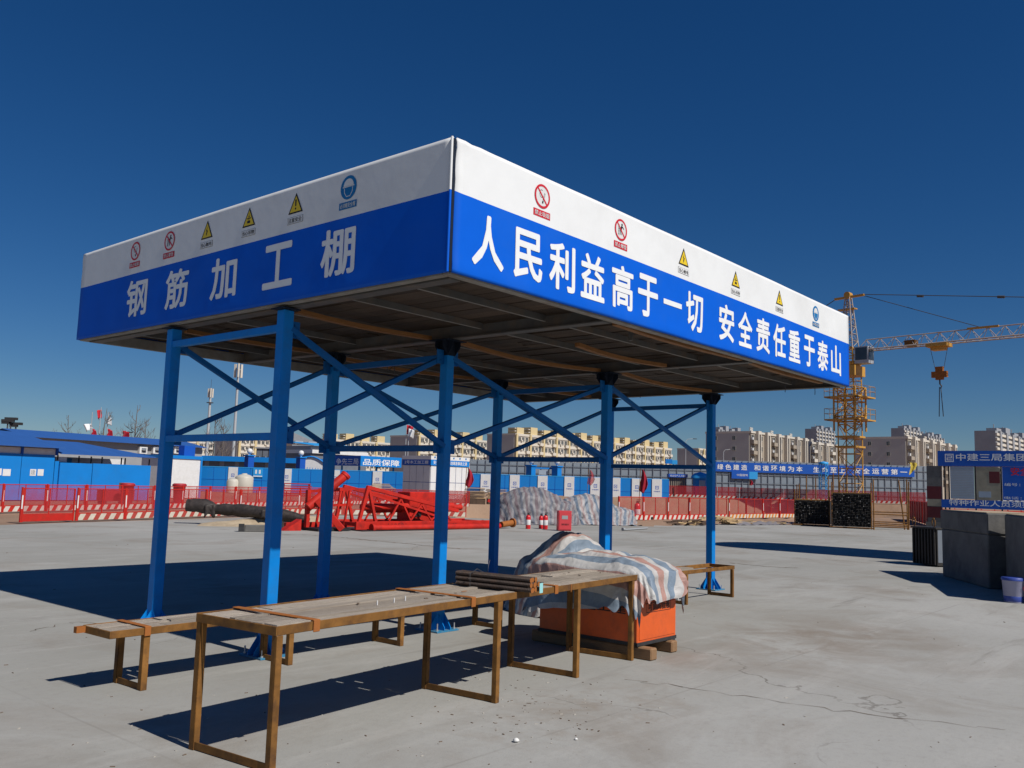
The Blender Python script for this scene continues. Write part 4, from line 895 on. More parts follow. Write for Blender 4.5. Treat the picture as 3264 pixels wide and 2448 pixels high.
rk = thing('pipe_rack', 'rusty scaffold pipe rack with upright stakes right of the tube stacks', 'pipe rack', gp(2780, 1687))
RA, RB = gp(2782, 1687), gp(2893, 1692)
for i, z in enumerate((.12, .2, .28, .36, .72, .82)): MB().tube(RA+Vector((0, 0, z)), RB+Vector((.1, 0, z+.02*math.sin(i*3))), .03, 6).build('pipe', 'rust', rk, world=True)
for (u, h, tl) in ((2786, 2.35, 0), (2884, 2.35, -.25), (2893, 2.4, 0), (2897, 2.3, .03)):
    p = gp(u, 1689); MB().tube(p, p+Vector((-.647*tl*-1, .762*tl*-1, h)), .032, 6).build('stake', 'rust', rk, world=True)
for u in (2540, 2547, 2570, 2600, 2640, 2656, 2676, 2688):
    p = pd(u, 49.5); MB().tube(p, p+Vector((0, 0, random.uniform(1.9, 2.9))), .03, 6).build('stake', 'rust', rk, world=True)
p = pd(2901, 58); o = MB().grid(lambda s, q: p+Vector((.647, -.762, 0))*(s*.4+.05*math.sin(q*5))+Vector((.05*math.sin(s*6), 0, 3.6-q*.75*(1-.5*s))), 8, 8).build('yellow_rag', 'yellowcloth'); tag(o, 'small yellow rag hanging above the pipe rack', 'rag')

# ------------------------------------------------------------------ concrete blocks, ribbed bin, pail and the silo added out of frame to cast a shadow
def footprint(name, label, cat, pts, h, mk, cap=None):
    c = sum((Vector((*p, 0)) for p in pts), Vector())/len(pts); t = thing(name, label, cat, c)
    MB().prism([Vector((*p, 0)) for p in pts], (0, 0, 1), h-(cap or 0)).build('body', mk, t, world=True, bevel=.02, fix=True)
    if cap: MB().prism([c+(Vector((*p, 0))-c)*1.02+Vector((0, 0, h-cap)) for p in pts], (0, 0, 1), cap).build('cap', mk, t, world=True, bevel=.02, fix=True)
    return t
b1 = footprint('concrete_block', 'large dark concrete block with a capped top behind the ribbed bin', 'concrete block', [(15.1, .42), (13.05, -.88), (13.75, -1.75), (15.8, -.55)], 1.34, 'concrete', .38)
MB().prism([Vector((15.05, .38, 1.342)), Vector((13.1, -.86, 1.342)), Vector((13.75, -1.72, 1.342)), Vector((15.75, -.53, 1.342))], (0, 0, 1), .012).build('sand_cover', 'sand', b1, world=True)
b2_ = footprint('concrete_block', 'second concrete block cut by the right picture edge, behind the pail', 'concrete block', [(13.03, -1.16), (11.07, -1.95), (11.7, -3.6), (13.9, -2.6)], 1.33, 'concrete')
MB().prism([Vector((12.98, -1.2, 1.332)), Vector((11.1, -1.97, 1.332)), Vector((11.7, -3.55, 1.332)), Vector((13.85, -2.6, 1.332))], (0, 0, 1), .012).build('sand_cover', 'sand', b2_, world=True)
t = thing('ribbed_bin', 'dark ribbed steel bin with lifting loops left of the concrete blocks', 'bin', (17.4, 1.12, 0), math.radians(58))
MB().b2((0, -.75, .03), (.76, 0, .86)).build('box', 'tubeblack', t)
for i in range(8): cube('rib', 'tubeblack', t, (.05+.095*i, .02, .45), (.04, .04, .8))
MB().b2((-.02, -.77, .86), (.78, .045, .90)).build('rim', 'tubeblack', t); MB().b2((-.006, -.74, .1), (-.002, -.02, .84)).build('side_sheet', 'dgrey', t)
for x in (.08, .7): MB().path([(x+.05*math.cos(q), .01, .91+.1+.1*math.sin(q)) for q in [-.9+i*.5 for i in range(12)]], .012, 6).build('lifting_loop', 'rust', t)
t = thing('plastic_pail', 'blue and white plastic pail in front of the concrete block at the right edge', 'pail', gp(3231, 1920))
MB().lathe([(.13, 0), (.135, .01), (.155, .33), (.16, .335), (.16, .35), (.155, .355)], n=24).build('bucket', 'pail', t)
MB().lathe([(.1355, .02), (.137, .022), (.142, .1), (.1405, .102)], n=24).build('band', 'pailblue', t)
MB().lathe([(.165, .34), (.168, .38), (.15, .39), (.0, .392)], n=24).build('lid', 'pailblue', t)
mt = MB(); put_text(mt, '防水涂料', (-.11, -.152, 0), (1, 0, 0), (0, 0, 1), .02, .2, .18, .06, 0, .004, .0); mt.build('lettering', 'signred', t)
t = thing('sun_blocker', 'unseen tall grey silo beyond the right picture edge, known by its long shadow', 'blocker', (20.6, -3.0, 0))  # form invented to throw the long shadow across the slab
MB().lathe([(1.85, 2.6), (1.85, 9.9), (.6, 10.3), (0, 10.3)], n=32).lathe([(.3, 1.0), (1.85, 2.6)], n=32).build('drum', 'grey', t)
for q in range(4): a_ = q*math.pi/2+.4; MB().tube((1.6*math.cos(a_), 1.6*math.sin(a_), 0), (1.6*math.cos(a_), 1.6*math.sin(a_), 3.2), .09, 8).build('leg', 'grey', t)

# ------------------------------------------------------------------ notice board on the right
NBo = pd(2992, 49.5); e1 = Vector((.03, -1, 0)).normalized(); nb = thing('notice_board', 'big blue site notice board with header banner, posters and bottom strip', 'notice board', NBo, math.atan2(e1.y, e1.x))
PL = Plane(NBo, e1)
def nz(u, v): return PL.at(u, v)
def nbox(u0, v0, u1, v1, y0, y1, nm, mk, par=None):
    x0, z1 = nz(u0, v0); x1, z0 = nz(u1, v1); z0b = nz(u0, v1)[1]
    return MB().b2((x0, y0, min(z0, z0b)), (x1, y1, z1)).build(nm, mk, par or nb)
LN = 8.5
zt, zb = nz(2992, 1437)[1], nz(2992, 1485)[1]
hd = MB().b2((0, -.05, zb), (LN, 1.0, zt)).build('header', 'navy', nb)
MB().b2((-.012, -.04, zb+.01), (-.004, .95, zt-.01)).build('header_side', 'wallblue', nb)
mt = MB(); x0, z0 = nz(3037, 1476); 
put_text(mt, '中建三局集团有限公司', (0, -.05, 0), (1, 0, 0), (0, 0, 1), nz(3048, 1470)[0], zb+.26, 5.2, .36, 0, .006, .012); mt.build('lettering', 'letter', hd)
lx, lz = nz(3013, 1470)[0], zb+.2; mt = MB(); sq = lambda a, b, c, d: flat(mt, [(lx+a*.4, lz+b*.4), (lx+c*.4, lz+b*.4), (lx+c*.4, lz+d*.4), (lx+a*.4, lz+d*.4)], (0, -.05, 0), (1, 0, 0), (0, 0, 1), 0, .006)
for r_ in ((0, 0, 1, .1), (0, .9, 1, 1), (0, .1, .1, .9), (.9, .1, 1, .9), (.2, .2, .8, .3), (.2, .45, .8, .55), (.2, .7, .8, .8), (.2, .3, .3, .45), (.7, .55, .8, .7)): sq(*r_)
mt.build('emblem', 'letter', hd)
zs1, zs0 = nz(2999, 1591)[1], nz(2999, 1617)[1]
st_ = MB().b2((.12, -.06, zs0), (LN, .0, zs1)).build('bottom_strip', 'navy', nb)
mt = MB(); put_text(mt, '特种作业人员须持证上岗', (0, -.06, 0), (1, 0, 0), (0, 0, 1), nz(3026, 1605)[0], zs0+.12, 4.95, .3, 0, .006, .01); mt.build('lettering', 'letter', st_)
MB().b2((-.55, -.02, .35), (.12, .16, zb)).build('pillar', 'concrete', nb)
zz = lambda v: nz(2980, v)[1]
MB().b2((-.555, -.025, zz(1590)), (.125, -.021, zz(1550))).build('pillar_panel', 'maroon', nb); MB().b2((-.555, -.027, zz(1650)), (.125, -.021, zz(1615))).build('pillar_panel', 'maroon', nb)
MB().b2((-.55, -.03, zz(1613)), (.12, -.0255, zz(1591))).build('pillar_poster', 'poster', nb)
MB().b2((-.62, -.1, 0), (.2, .3, .36)).build('plinth', 'concrete', nb)
pn = nbox(3028, 1487, 3107, 1589, -.04, -.01, 'paper_notice', 'paper'); 
x0, x1 = nz(3033, 1540)[0], nz(3103, 1540)[0]; mt = MB()
for i in range(17):
    z = nz(3033, 1495+i*5.3)[1]; flat(mt, [(x0, z), (x1-random.uniform(0, .4)*(i % 4 == 3), z), (x1-.02, z+.025), (x0, z+.025)], (0, -.04, 0), (1, 0, 0), (0, 0, 1), 0, .004)
mt.build('text_lines', 'grey', pn)
ps = nbox(3111, 1489, 3191, 1593, -.04, -.01, 'poster', 'poster')
nbox(3153, 1503, 3188, 1540, -.046, -.041, 'poster_block', 'maroon', ps); nbox(3120, 1566, 3160, 1585, -.046, -.041, 'poster_shape', 'paper', ps)
bp_ = nbox(3194, 1488, 3420, 1594, -.04, -.01, 'blue_panel', 'navy')
mt = MB(); put_text(mt, '编号：A3-04', (0, -.04, 0), (1, 0, 0), (0, 0, 1), nz(3202, 1545)[0], nz(3202, 1549)[1], 1.6, .14, 0, .005, .0); put_text(mt, '电话：0530', (0, -.04, 0), (1, 0, 0), (0, 0, 1), nz(3202, 1588)[0], nz(3202, 1591)[1], 1.6, .13, 0, .005, .0); mt.build('lettering', 'letter', bp_)
mt = MB(); put_text(mt, '安全', (0, -.04, 0), (1, 0, 0), (0, 0, 1), nz(3222, 1510)[0], nz(3222, 1516)[1], .8, .4, 0, .005, .02); mt.build('red_lettering', 'signred', bp_)
for u in (3012, 3025, 3109, 3192): x = nz(u, 1550)[0]; MB().b2((x-.03, .0, .4), (x+.03, .06, zb)).build('upright', 'dark', nb)
MB().b2((LN-.3, 0, 0), (LN, .16, zb)).build('pillar', 'grey', nb)

# ------------------------------------------------------------------ left: blue clad site shed and tall hoarding
SLP = Plane(gp(13, 1594), (gp(476, 1594)-gp(13, 1594)))
sl = thing('site_workshop', 'long blue clad workshop with blue sheet roof at the left edge', 'workshop', SLP.a, math.atan2(SLP.e1.y, SLP.e1.x))
S = SLP.at
xa, xb = S(-120, 1500)[0], S(174, 1500)[0]; zw = S(100, 1448)[1]; ze = S(100, 1424)[1]
x = xa; i = 0
for u0, u1 in ((-120, -30), (-30, 66), (66, 172)):
    a, b = S(u0, 1500)[0], S(u1, 1500)[0]; MB().b2((a+.015, 0, 0), (b-.015, .08, zw)).build('wall_panel', 'wallblue', sl)
MB().b2((xa, .06, zw), (xb, .1, zw+.34)).build('clerestory_sill', 'white', sl); MB().b2((xa, .1, zw+.34), (xb, .14, ze)).build('clerestory', 'grey', sl)
MB().b2((xb, .02, 0), (S(187, 1500)[0], .07, S(187, 1470)[1])).build('wall_panel', 'wallblue', sl)
for u in (66, 178): a = S(u, 1500)[0]; MB().b2((a-.06, -.02, zw), (a+.06, .16, ze+.05)).build('frame_post', 'navy', sl)
MB().b2((xa, .15, 0), (xb, 9.5, ze)).build('inner_wall', 'dgrey', sl)
for (u, v, w_) in ((21, 1506, 21), (105, 1506, 17), (129, 1506, 17), (0, 1504, 8)):
    a, z = S(u, v); MB().b2((a-w_*.01, -.012, z-.18), (a+w_*.01, -.004, z+.18)).build('paper_sheet', 'white', sl)
mt = MB(); put_text(mt, '建', (0, 0, 0), (1, 0, 0), (0, 0, 1), S(103, 1506)[0]-.1, S(103, 1506)[1]-.12, .26, .26, 0, .016, .0); mt.build('lettering', 'grey', sl)
# roof: main slope plus the lower porch roof to the right
xr = S(330, 1500)[0]; xe = S(478, 1500)[0]
def roof(nm, pts, par, mk='roofblue', t=.06): return MB().prism([Vector(p) for p in pts], (0, 0, 1), t).build(nm, mk, par, fix=True)
zr = zat(0, 1369, SLP.a+SLP.n*5)
roof('roof', [(xa, -.5, ze-.02), (xb+.2, -.5, ze-.02), (xb+.8, 5, zr-.1), (xa, 5, zr+.05)], sl)
zp = S(178, 1447)[1]; zp2 = S(470, 1460)[1]
roof('porch_roof', [(xb+.1, -.35, zp), (xe+.1, -.35, zp2+.02), (S(385, 1412)[0], 4.2, zat(385, 1412, SLP.a+SLP.n*4.2)), (xb+.3, 4.2, zat(178, 1404, SLP.a+SLP.n*4.2))], sl)
for i, (u0, u1, t0) in enumerate(((186, 289, 1474), (291, 476, 1477))):
    a, b = S(u0, 1500)[0], S(u1, 1500)[0]; MB().b2((a, -.12, 0), (b, -.04, S(u0, t0)[1])).build('hoarding_panel', 'wallblue', sl)
for u in (184, 252, 291, 326, 388, 400, 477): a = S(u, 1500)[0]; MB().tube((a, .1, 0), (a, .1, zp-.05), .04, 6).build('porch_post', 'dark', sl)
MB().b2((S(181, 1500)[0], .2, S(181, 1472)[1]), (S(217, 1500)[0], .3, S(181, 1455)[1])).build('white_board', 'white', sl)
MB().b2((xb+.2, 2.6, 0), (xe, 2.7, zp-.1)).build('back_wall', 'white', sl)
MB().b2((S(220, 1500)[0], 2.55, S(220, 1468)[1]-.3), (S(312, 1500)[0], 2.59, S(220, 1458)[1])).build('inner_sign', 'skyblue', sl)
# long office with blue roof behind, AC units
ofo = pd(150, 86); of = thing('long_site_office', 'long grey site office with blue roof and white cooling units behind the workshop', 'office', ofo, math.atan2(SLP.e1.y, SLP.e1.x)); OP = Plane(ofo, SLP.e1)
o0, o1 = OP.at(60, 1500)[0], OP.at(640, 1500)[0]; zo = OP.at(480, 1417)[1]; zo2 = zat(480, 1398, OP.p(OP.at(480, 1400)[0], 0, 3))-.75
MB().b2((o0, 0, 0), (o1, 6, zo)).build('wall', 'grey', of); roof('roof', [(o0, -.6, zo-.02), (o1, -.6, zo-.02), (o1, 3, zo2+.75), (o0, 3, zo2+.75)], of); roof('roof_back', [(o0, 6.6, zo-.02), (o0, 3.02, zo2+.75), (o1, 3.02, zo2+.75), (o1, 6.6, zo-.02)], of)
for u in (450, 493, 560):
    a, z = OP.at(u, 1435); MB().b2((a-.42, -.35, z-.33), (a+.42, -.01, z+.33)).lathe([(.24, 0), (.24, .02)], (a, -.36, z), 12).build('cooling_unit', 'white', of); MB().b2((a-.22, -.358, z-.24), (a+.3, -.352, z+.2)).build('fan_grille', 'dgrey', of)
for i in range(16): a = o0+(o1-o0)*(i+.5)/16; MB().b2((a-.5, -.03, 1.0), (a+.5, .02, 2.2)).build('window', 'glass', of)
# white container wall with blue frame
C0 = pd(545, 66); CP = Plane(C0, (1, .17)); ct = thing('white_container', 'white walled container with blue frame beside the blue hoarding', 'container', C0, math.atan2(.17, 1))
a0, z0 = CP.at(548, 1461); a1 = CP.at(645, 1461)[0]; zt_ = CP.at(600, 1453)[1]
MB().b2((a0-.6, .02, 0), (a1-.14, 2.4, z0)).build('wall', 'white', ct); MB().b2((a0-.7, -.05, z0), (a1, 2.45, zt_)).build('top_frame', 'wallblue', ct); MB().b2((a1-.14, -.05, 0), (a1, 2.45, z0)).build('corner_post', 'wallblue', ct)
a, z = CP.at(640, 1431); MB().b2((a-.6, 1.0, zt_), (a+.35, 1.6, zt_+.75)).build('roof_tank', 'navy', ct)

# red wheelie bins and drum between the rows
for (u, v, h, lb) in ((573, 1585, 1.15, 'big faded red bin in front of the white container'), (408, 1596, 1.1, 'red drum shaped bin before the blue hoarding on the left')):
    p = pd(u, 50); t = thing('red_bin', lb, 'bin', p); MB().lathe([(.24, 0), (.26, .1), (.31, h*.85), (.36, h*.88), (.36, h*.95), (.28, h)], n=14).build('drum', 'reddark', t); MB().tube((-.28, -.15, .1), (-.28, .15, .1), .1, 10).build('wheel', 'dark', t)
p = pd(372, 51); t = thing('red_trough', 'low dark red trough left of the red drum bin', 'trough', p, .2); MB().b2((-.9, -.3, .15), (.9, .3, .72)).build('trough', 'reddark', t); MB().b2((-.85, -.25, 0), (-.7, .25, .15)).b2((.7, -.25, 0), (.85, .25, .15)).build('skid', 'dark', t); MB().b2((.3, -.2, .72), (.7, .2, 1.1)).build('carton', 'lumber', t)
# cream water tank
p = pd(778, 92); t = thing('water_tank', 'cream plastic water tank in front of the blue hoarding', 'tank', p)
MB().lathe([(.85, 0), (.88, .05), (.88, 1.5), (.8, 1.62), (.5, 1.78), (.25, 1.84), (.25, 1.92), (0, 1.93)], n=24).build('shell', 'tank', t); MB().lathe([(.6, 0), (.62, 1.1), (.5, 1.3), (.2, 1.4), (0, 1.4)], (-1.05, .3, 0), 18).build('side_tank', 'tank', t)
# striped cones
for i, (u, v) in enumerate(((987, 1609), (1017, 1609))):
    p = pd(u, 50); t = thing('striped_cone', ('left' if i == 0 else 'right')+' yellow and black striped cone behind the front barriers', 'cone', p); MB().lathe([(.2, .04), (.17, .06), (.05, .72), (0, .73)], n=14).build('cone', 'cone', t); MB().b2((-.24, -.24, 0), (.24, .24, .045)).build('base', 'dark', t)
# stacked red barrier frames
p = pd(945, 66); t = thing('barrier_stack', 'stack of dark red barrier frames lying flat in front of the hoarding', 'barrier stack', p, -.7)
for k in range(6): cube('frame', 'reddark', t, (random.uniform(-.15, .15), 0, .35+.17*k), (2.6-.12*k, 1.3, .07)); cube('spacer', 'reddark', t, (-.9, 0, .26+.17*k), (.08, 1.2, .1)); cube('spacer', 'reddark', t, (.9, 0, .26+.17*k), (.08, 1.2, .1))

# ------------------------------------------------------------------ blue site hoarding with white pilasters
def hoarding(us, d, top_v, label, pil, hh=2.5, seed=0):
    a, b = pd(us[0], d[0]), pd(us[1], d[1]); P_ = Plane(a, b-a); L = (b-a).length
    t = thing('site_hoarding', label, 'hoarding', a, math.atan2(P_.e1.y, P_.e1.x)); n = max(2, round(L/1.25))
    for i in range(n): cube('panel', 'wallblue', t, (L*(i+.5)/n, random.uniform(-.008, .008), hh/2), (L/n-.05, .05, hh))
    for i in range(n+1): cube('joint_post', 'navy', t, (L*i/n, .03, hh/2), (.06, .06, hh))
    cube('top_rail', 'skyblue', t, (L/2, 0, hh+.04), (L, .09, .07)); cube('mid_rail', 'navy', t, (L/2, -.03, hh*.5), (L, .02, .03))
    for u in pil:
        x = P_.at(u, 1530)[0]
        o = cube('pilaster', 'white', t, (x, -.06, hh/2+.02), (.95, .08, hh+.04))
        mt = MB(); q = lambda a_, b_, c_, d_: flat(mt, [(x+a_, b_), (x+c_, b_), (x+c_, d_), (x+a_, d_)], (0, -.1, 0), (1, 0, 0), (0, 0, 1), 0, .005)
        for r_ in ((-.16, 1.55, .16, 1.6), (-.16, 1.83, .16, 1.88), (-.16, 1.6, -.11, 1.83), (.11, 1.6, .16, 1.83), (-.05, 1.68, .05, 1.75)): q(*r_)
        put_text(mt, '中国建筑', (0, -.1, 0), (1, 0, 0), (0, 0, 1), x-.32, 1.28, .64, .13, 0, .005, 0); mt.build('emblem', 'navy', t)
    return t, P_
h1, HP = hoarding((640, 1300), (97, 92), 1491, 'blue panel site hoarding with white logo pilasters, left stretch behind the red barriers', (742, 914, 1068, 1203))
h2, HP2 = hoarding((1490, 2132), (88, 88), 1515, 'blue panel site hoarding with white logo pilasters, right stretch up to the gate', (1548, 1641, 1730, 1815, 1898, 1962, 2030, 2094))
x, z = HP.at(823, 1507); MB().b2((x-.5, -.1, z-.45), (x+.5, -.06, z+.45)).build('washroom_sign', 'skyblue', h1)
mt = MB(); 
for dx in (-.28, .1): flat(mt, [(x+dx, z-.1), (x+dx+.18, z-.1), (x+dx+.18, z+.3), (x+dx, z+.3)], (0, -.1, 0), (1, 0, 0), (0, 0, 1), 0, .006)
flat(mt, [(x-.46, z-.4), (x+.46, z-.4), (x+.46, z-.3), (x-.46, z-.3)], (0, -.1, 0), (1, 0, 0), (0, 0, 1), 0, .006); mt.build('sign_print', 'letter', h1)
# low blue roofed rooms just behind the left stretch
LB = Plane(pd(650, 108), HP.e1); lb_ = thing('blue_roof_rooms', 'low rooms with a deep blue roof edge behind the left hoarding', 'office', LB.a, math.atan2(HP.e1.y, HP.e1.x))
a0, a1 = LB.at(600, 1460)[0], LB.at(1035, 1460)[0]; z0, z1 = LB.at(800, 1473)[1], LB.at(800, 1457)[1]
MB().b2((a0, 0, 0), (a1, 5, z0)).build('wall', 'grey', lb_); MB().b2((a0, -.7, z0), (a1, 5.3, z1)).build('roof_edge', 'wallblue', lb_)
for i in range(9): a = a0+(a1-a0)*(i+.4)/9; MB().b2((a, -.03, 2.2), (a+1.2, .01, z0-.05)).build('window', 'dgrey', lb_)
# blue pillars with white globe lamps, railings
def lamp_pillar(u, d, ztop, label):
    p = pd(u, d); t = thing('globe_lamp_pillar', label, 'lamp pillar', p); MB().b2((-.36, -.36, 0), (.36, .36, ztop)).build('pillar', 'navy' if u < 1000 else 'wallblue', t); MB().b2((-.46, -.46, ztop), (.46, .46, ztop+.14)).build('cap', 'wallblue', t)
    MB().lathe([(.08, 0), (.08, .1)]+[(.3*math.sin(math.pi*k/10), .4-.3*math.cos(math.pi*k/10)) for k in range(1, 11)], (0, 0, ztop+.14), 16).build('globe', 'white', t)
for u, d, v, lb in ((790, 100, 1454, 'blue pillar with white globe lamp above the water tank'), (955, 100, 1460, 'blue pillar with white globe lamp beside the arched gate roof'), (1691, 94, 1486, 'left blue gate pillar with white globe lamp behind the right hoarding'), (1774, 94, 1489, 'right blue gate pillar with white globe lamp behind the right hoarding')):
    lamp_pillar(u, d, zat(u, v, pd(u, d)), lb)
gt = thing('site_gate', 'blue steel gate frame with pale arched sign between the globe lamp pillars', 'gate', pd(1700, 94), -.72); GP = Plane(pd(1700, 94), (.75, -.66))
zz0 = lambda v: GP.at(1730, v)[1]; g0, g1 = GP.at(1700, 1500)[0], GP.at(1764, 1500)[0]
MB().b2((g0, 0, zz0(1495)), (g1, .2, zz0(1490))).b2((g0, 0, 0), (g0+.15, .2, zz0(1495))).b2((g1-.15, 0, 0), (g1, .2, zz0(1495))).build('frame', 'wallblue', gt); MB().b2((g0+.6, .05, zz0(1513)), (g1-.6, .12, zz0(1498))).build('sign_panel', 'paper', gt)
for i in range(8): x_ = g0+(g1-g0)*(i+.5)/8; MB().tube((x_, .1, .2), (x_, .1, zz0(1515)), .03, 6).build('bar', 'skyblue', gt)
ar = thing('arched_canopy', 'white arched entrance canopy with blue edge behind the left hoarding', 'canopy', pd(995, 103)); AP = Plane(pd(995, 103), HP.e1)
za = lambda v: AP.at(1000, v)[1]; s0, s1 = AP.at(966, 1470)[0], AP.at(1034, 1480)[0]
mb = MB(); pts = [Vector((AP.p(s0+(s1-s0)*k/10, za(1462)-(za(1462)-za(1476))*(k/10)**2*1.0+.25*math.sin(math.pi*k/10)))) for k in range(11)]
mb.prism(pts+[AP.p(s1, za(1497)), AP.p(s0, za(1497))], AP.n, .3); mb.build('arch', 'white', ar, world=True, fix=True)
MB().path([p+Vector((0, 0, .05))-AP.n*.1 for p in pts], .1, 6).build('edge', 'wallblue', ar, world=True)
for i in range(9): MB().tube(AP.p(s0+(s1-s0)*i/8, 2.2, -.4), AP.p(s0+(s1-s0)*i/8, za(1488)-.2*i/8, -.4), .035, 5).build('railing_bar', 'wallblue', ar, world=True)

# ------------------------------------------------------------------ other work sheds of the same kind
def small_shed(u, d, Lx, Ly, h1_, h2_, label, tx, ty, walls, white=True, name='work_shed'):
    c = pd(u, d); t = thing(name, label, 'shed', c)
    bz = h1_+(h2_-h1_)*(.6 if white else 1)
    for (lo, hi, nm) in (((0, 0, h1_), (Lx, .06, bz), 'fascia'), ((0, .06, h1_), (.06, Ly, bz), 'fascia'), ((Lx-.06, .06, h1_), (Lx, Ly, bz), 'fascia')): MB().b2(lo, hi).build(nm, 'navy' if nm == 'fascia' and lo[1] > .01 else 'wallblue', t)  # side fascias in darker blue: their shade is put into the colour
    if white:
        for (lo, hi) in (((0, 0, bz+.002), (Lx, .06, h2_)), ((0, .06, bz+.002), (.06, Ly, h2_)), ((Lx-.06, .06, bz+.002), (Lx, Ly, h2_))): MB().b2(lo, hi).build('fascia_top', 'white', t)
    MB().b2((.06, .06, h1_+.1), (Lx-.06, Ly, h1_+.2)).build('roof', 'grey', t)
    mt = MB(); put_text(mt, tx, (0, 0, 0), (1, 0, 0), (0, 0, 1), .35, h1_+.12, Lx-.7, (bz-h1_)*.62, 0, .01, .012); mt.build('lettering', 'letter', t)
    mt = MB(); put_text(mt, ty, (0, Ly, 0), (0, -1, 0), (0, 0, 1), .35, h1_+.12, Ly-.7, (bz-h1_)*.62, 0, .01, .012); mt.build('lettering', 'letter', t)
    if walls:
        for i in range(6):
            for j in range(2): cube('wall_sheet', 'white', t, (.1+(Lx-.2)*(i+.5)/6, .1, h1_*(j+.5)/2), ((Lx-.2)/6-.05, .04, h1_/2-.05))
        for i in range(4):
            for j in range(2): cube('wall_sheet', 'white', t, (.1, .12+(Ly-.2)*(i+.5)/4, h1_*(j+.5)/2), (.04, (Ly-.2)/4-.05, h1_/2-.05))
        MB().b2((.13, .13, 0), (Lx-.13, Ly-.1, h1_)).build('inner_frame', 'navy', t)
        mt = MB()
        for i in range(6): flat(mt, circ(Lx*(i+.6)/6.2, bz+.22, .1, 12), (0, 0, 0), (1, 0, 0), (0, 0, 1), 0, .01)
        mt.build('sign_dots', 'signblue', t)
    else:
        for x in (.5, Lx/2, Lx-.5):
            for y in (.8, Ly-.8): MB().b2((x-.08, y-.08, 0), (x+.08, y+.08, h1_)).build('post', 'wallblue', t)
    return t
def width_to(u0, d, u1):                        # length along +x from column u0 to column u1
    c = pd(u0, d); s = sight(u1, 1540); t_ = (c.y-CAM.y)/s.y; return CAM.x+s.x*t_-c.x
def depth_to(u0, d, u1):
    c = pd(u0, d); s = sight(u1, 1540); t_ = (c.x-CAM.x)/s.x; return CAM.y+s.y*t_-c.y
small_shed(1146, 100, width_to(1146, 100, 1277), depth_to(1146, 100, 1062), zat(1146, 1485, pd(1146, 100)), zat(1146, 1452, pd(1146, 100)), 'work shed with plain blue slogan fascia above the left hoarding', '品质保障', '争先三局', False, False)
small_shed(1371, 84, width_to(1371, 84, 1494), depth_to(1371, 84, 1279), zat(1371, 1483, pd(1371, 84)), zat(1371, 1452, pd(1371, 84)), 'enclosed carpentry shed with white wall sheets in the middle distance', '安全是幸福之源违章是事故之源', '2号木工加工棚', True)
ws = thing('teal_roof_store', 'white store with a teal roof edge behind the work sheds', 'store', pd(1066, 118)); WP = Plane(pd(1066, 118), (1, .05))
a1 = WP.at(1165, 1440)[0]; zz = lambda v: WP.at(1110, v)[1]
MB().b2((-4, 0, 0), (a1, 6, zz(1451))).build('wall', 'dgrey', ws); MB().b2((-4, -.3, zz(1451)), (a1, 6.2, zz(1440))).build('fascia', 'white', ws); roof('roof', [(-4, -.5, zz(1428)), (a1+.4, -.5, zz(1424)), (a1-2, 6, zz(1414)), (-4, 6, zz(1414))], ws, 'skyblue'); MB().b2((-4, 0, zz(1440)), (a1, 5.9, zz(1428))).build('upper_wall', 'grey', ws)
# plywood piles
for (u, d, Lx_, n, lb, sd) in ((1218, 76, 2.6, 11, 'ragged pile of old plywood sheets in front of the left hoarding', 1), (1516, 70, 1.5, 10, 'left stack of plywood sheets beside the carpentry shed, darker one', 2), (1585, 71, 1.5, 9, 'right stack of plywood sheets beside the carpentry shed, paler one', 3)):
    p = pd(u, d, .0); t = thing('plywood_pile', lb, 'plywood pile', p, -.7); rnd = random.Random(sd); z = .45
    MB().b2((-Lx_/2, -.5, 0), (Lx_/2, .5, .43)).build('pallet', 'charwood', t)
    for k in range(n):
        s_ = 1-(.55*(k/n)**1.5 if sd == 1 else .05); cube('sheet', 'straw' if (sd != 2 or k % 3 == 0) else 'charwood', t, (rnd.uniform(-.12, .12), rnd.uniform(-.08, .08), z+.03), (Lx_*s_, 1.2*s_, .05), rnd.uniform(-.12, .12)); z += .085

# ------------------------------------------------------------------ red flags of cloth tied along the pit
def rag(u, d, vt, vb, wpx, label, mk='netred'):
    p = pd(u, d); z1, z0 = zat(u, vt, p), zat(u, vb, p); w_ = wpx*d/FPX; e = Vector((.647, -.762, 0)); f = Vector((.762, .647, 0)); t = thing('hanging_red_flag', label, 'flag', p)
    o = MB().grid(lambda s, q: p+e*((s-.25)*w_*(.1+.95*q**.8)*(1-.35*max(0, q-.75)*4*s)+.06*w_*math.sin(q*5))+f*(.1*math.sin(s*8+q*2))+Vector((0, 0, z1+(z0-z1)*q*(1-.35*abs(s-.4)))), 12, 14).build('cloth', mk, t, world=True)
    so = o.modifiers.new('s', 'SOLIDIFY'); so.thickness = .01
    MB().tube(p-e*w_*.35-f*.05, p-e*w_*.2+Vector((0, 0, z1+.1)), .02, 6).build('stick', 'rust', t, world=True)
rag(1492, 60, 1494, 1555, 30, 'drooping dark red flag left of the plywood stacks')
rag(2047, 46, 1496, 1574, 30, 'drooping red flag on the right barrier before the pit')
rag(1880, 80, 1498, 1548, 26, 'faded red flag in front of the right hoarding', 'mesh_red2')
rag(2393, 95, 1530, 1548, 14, 'tiny red flag below the green slogan banner')

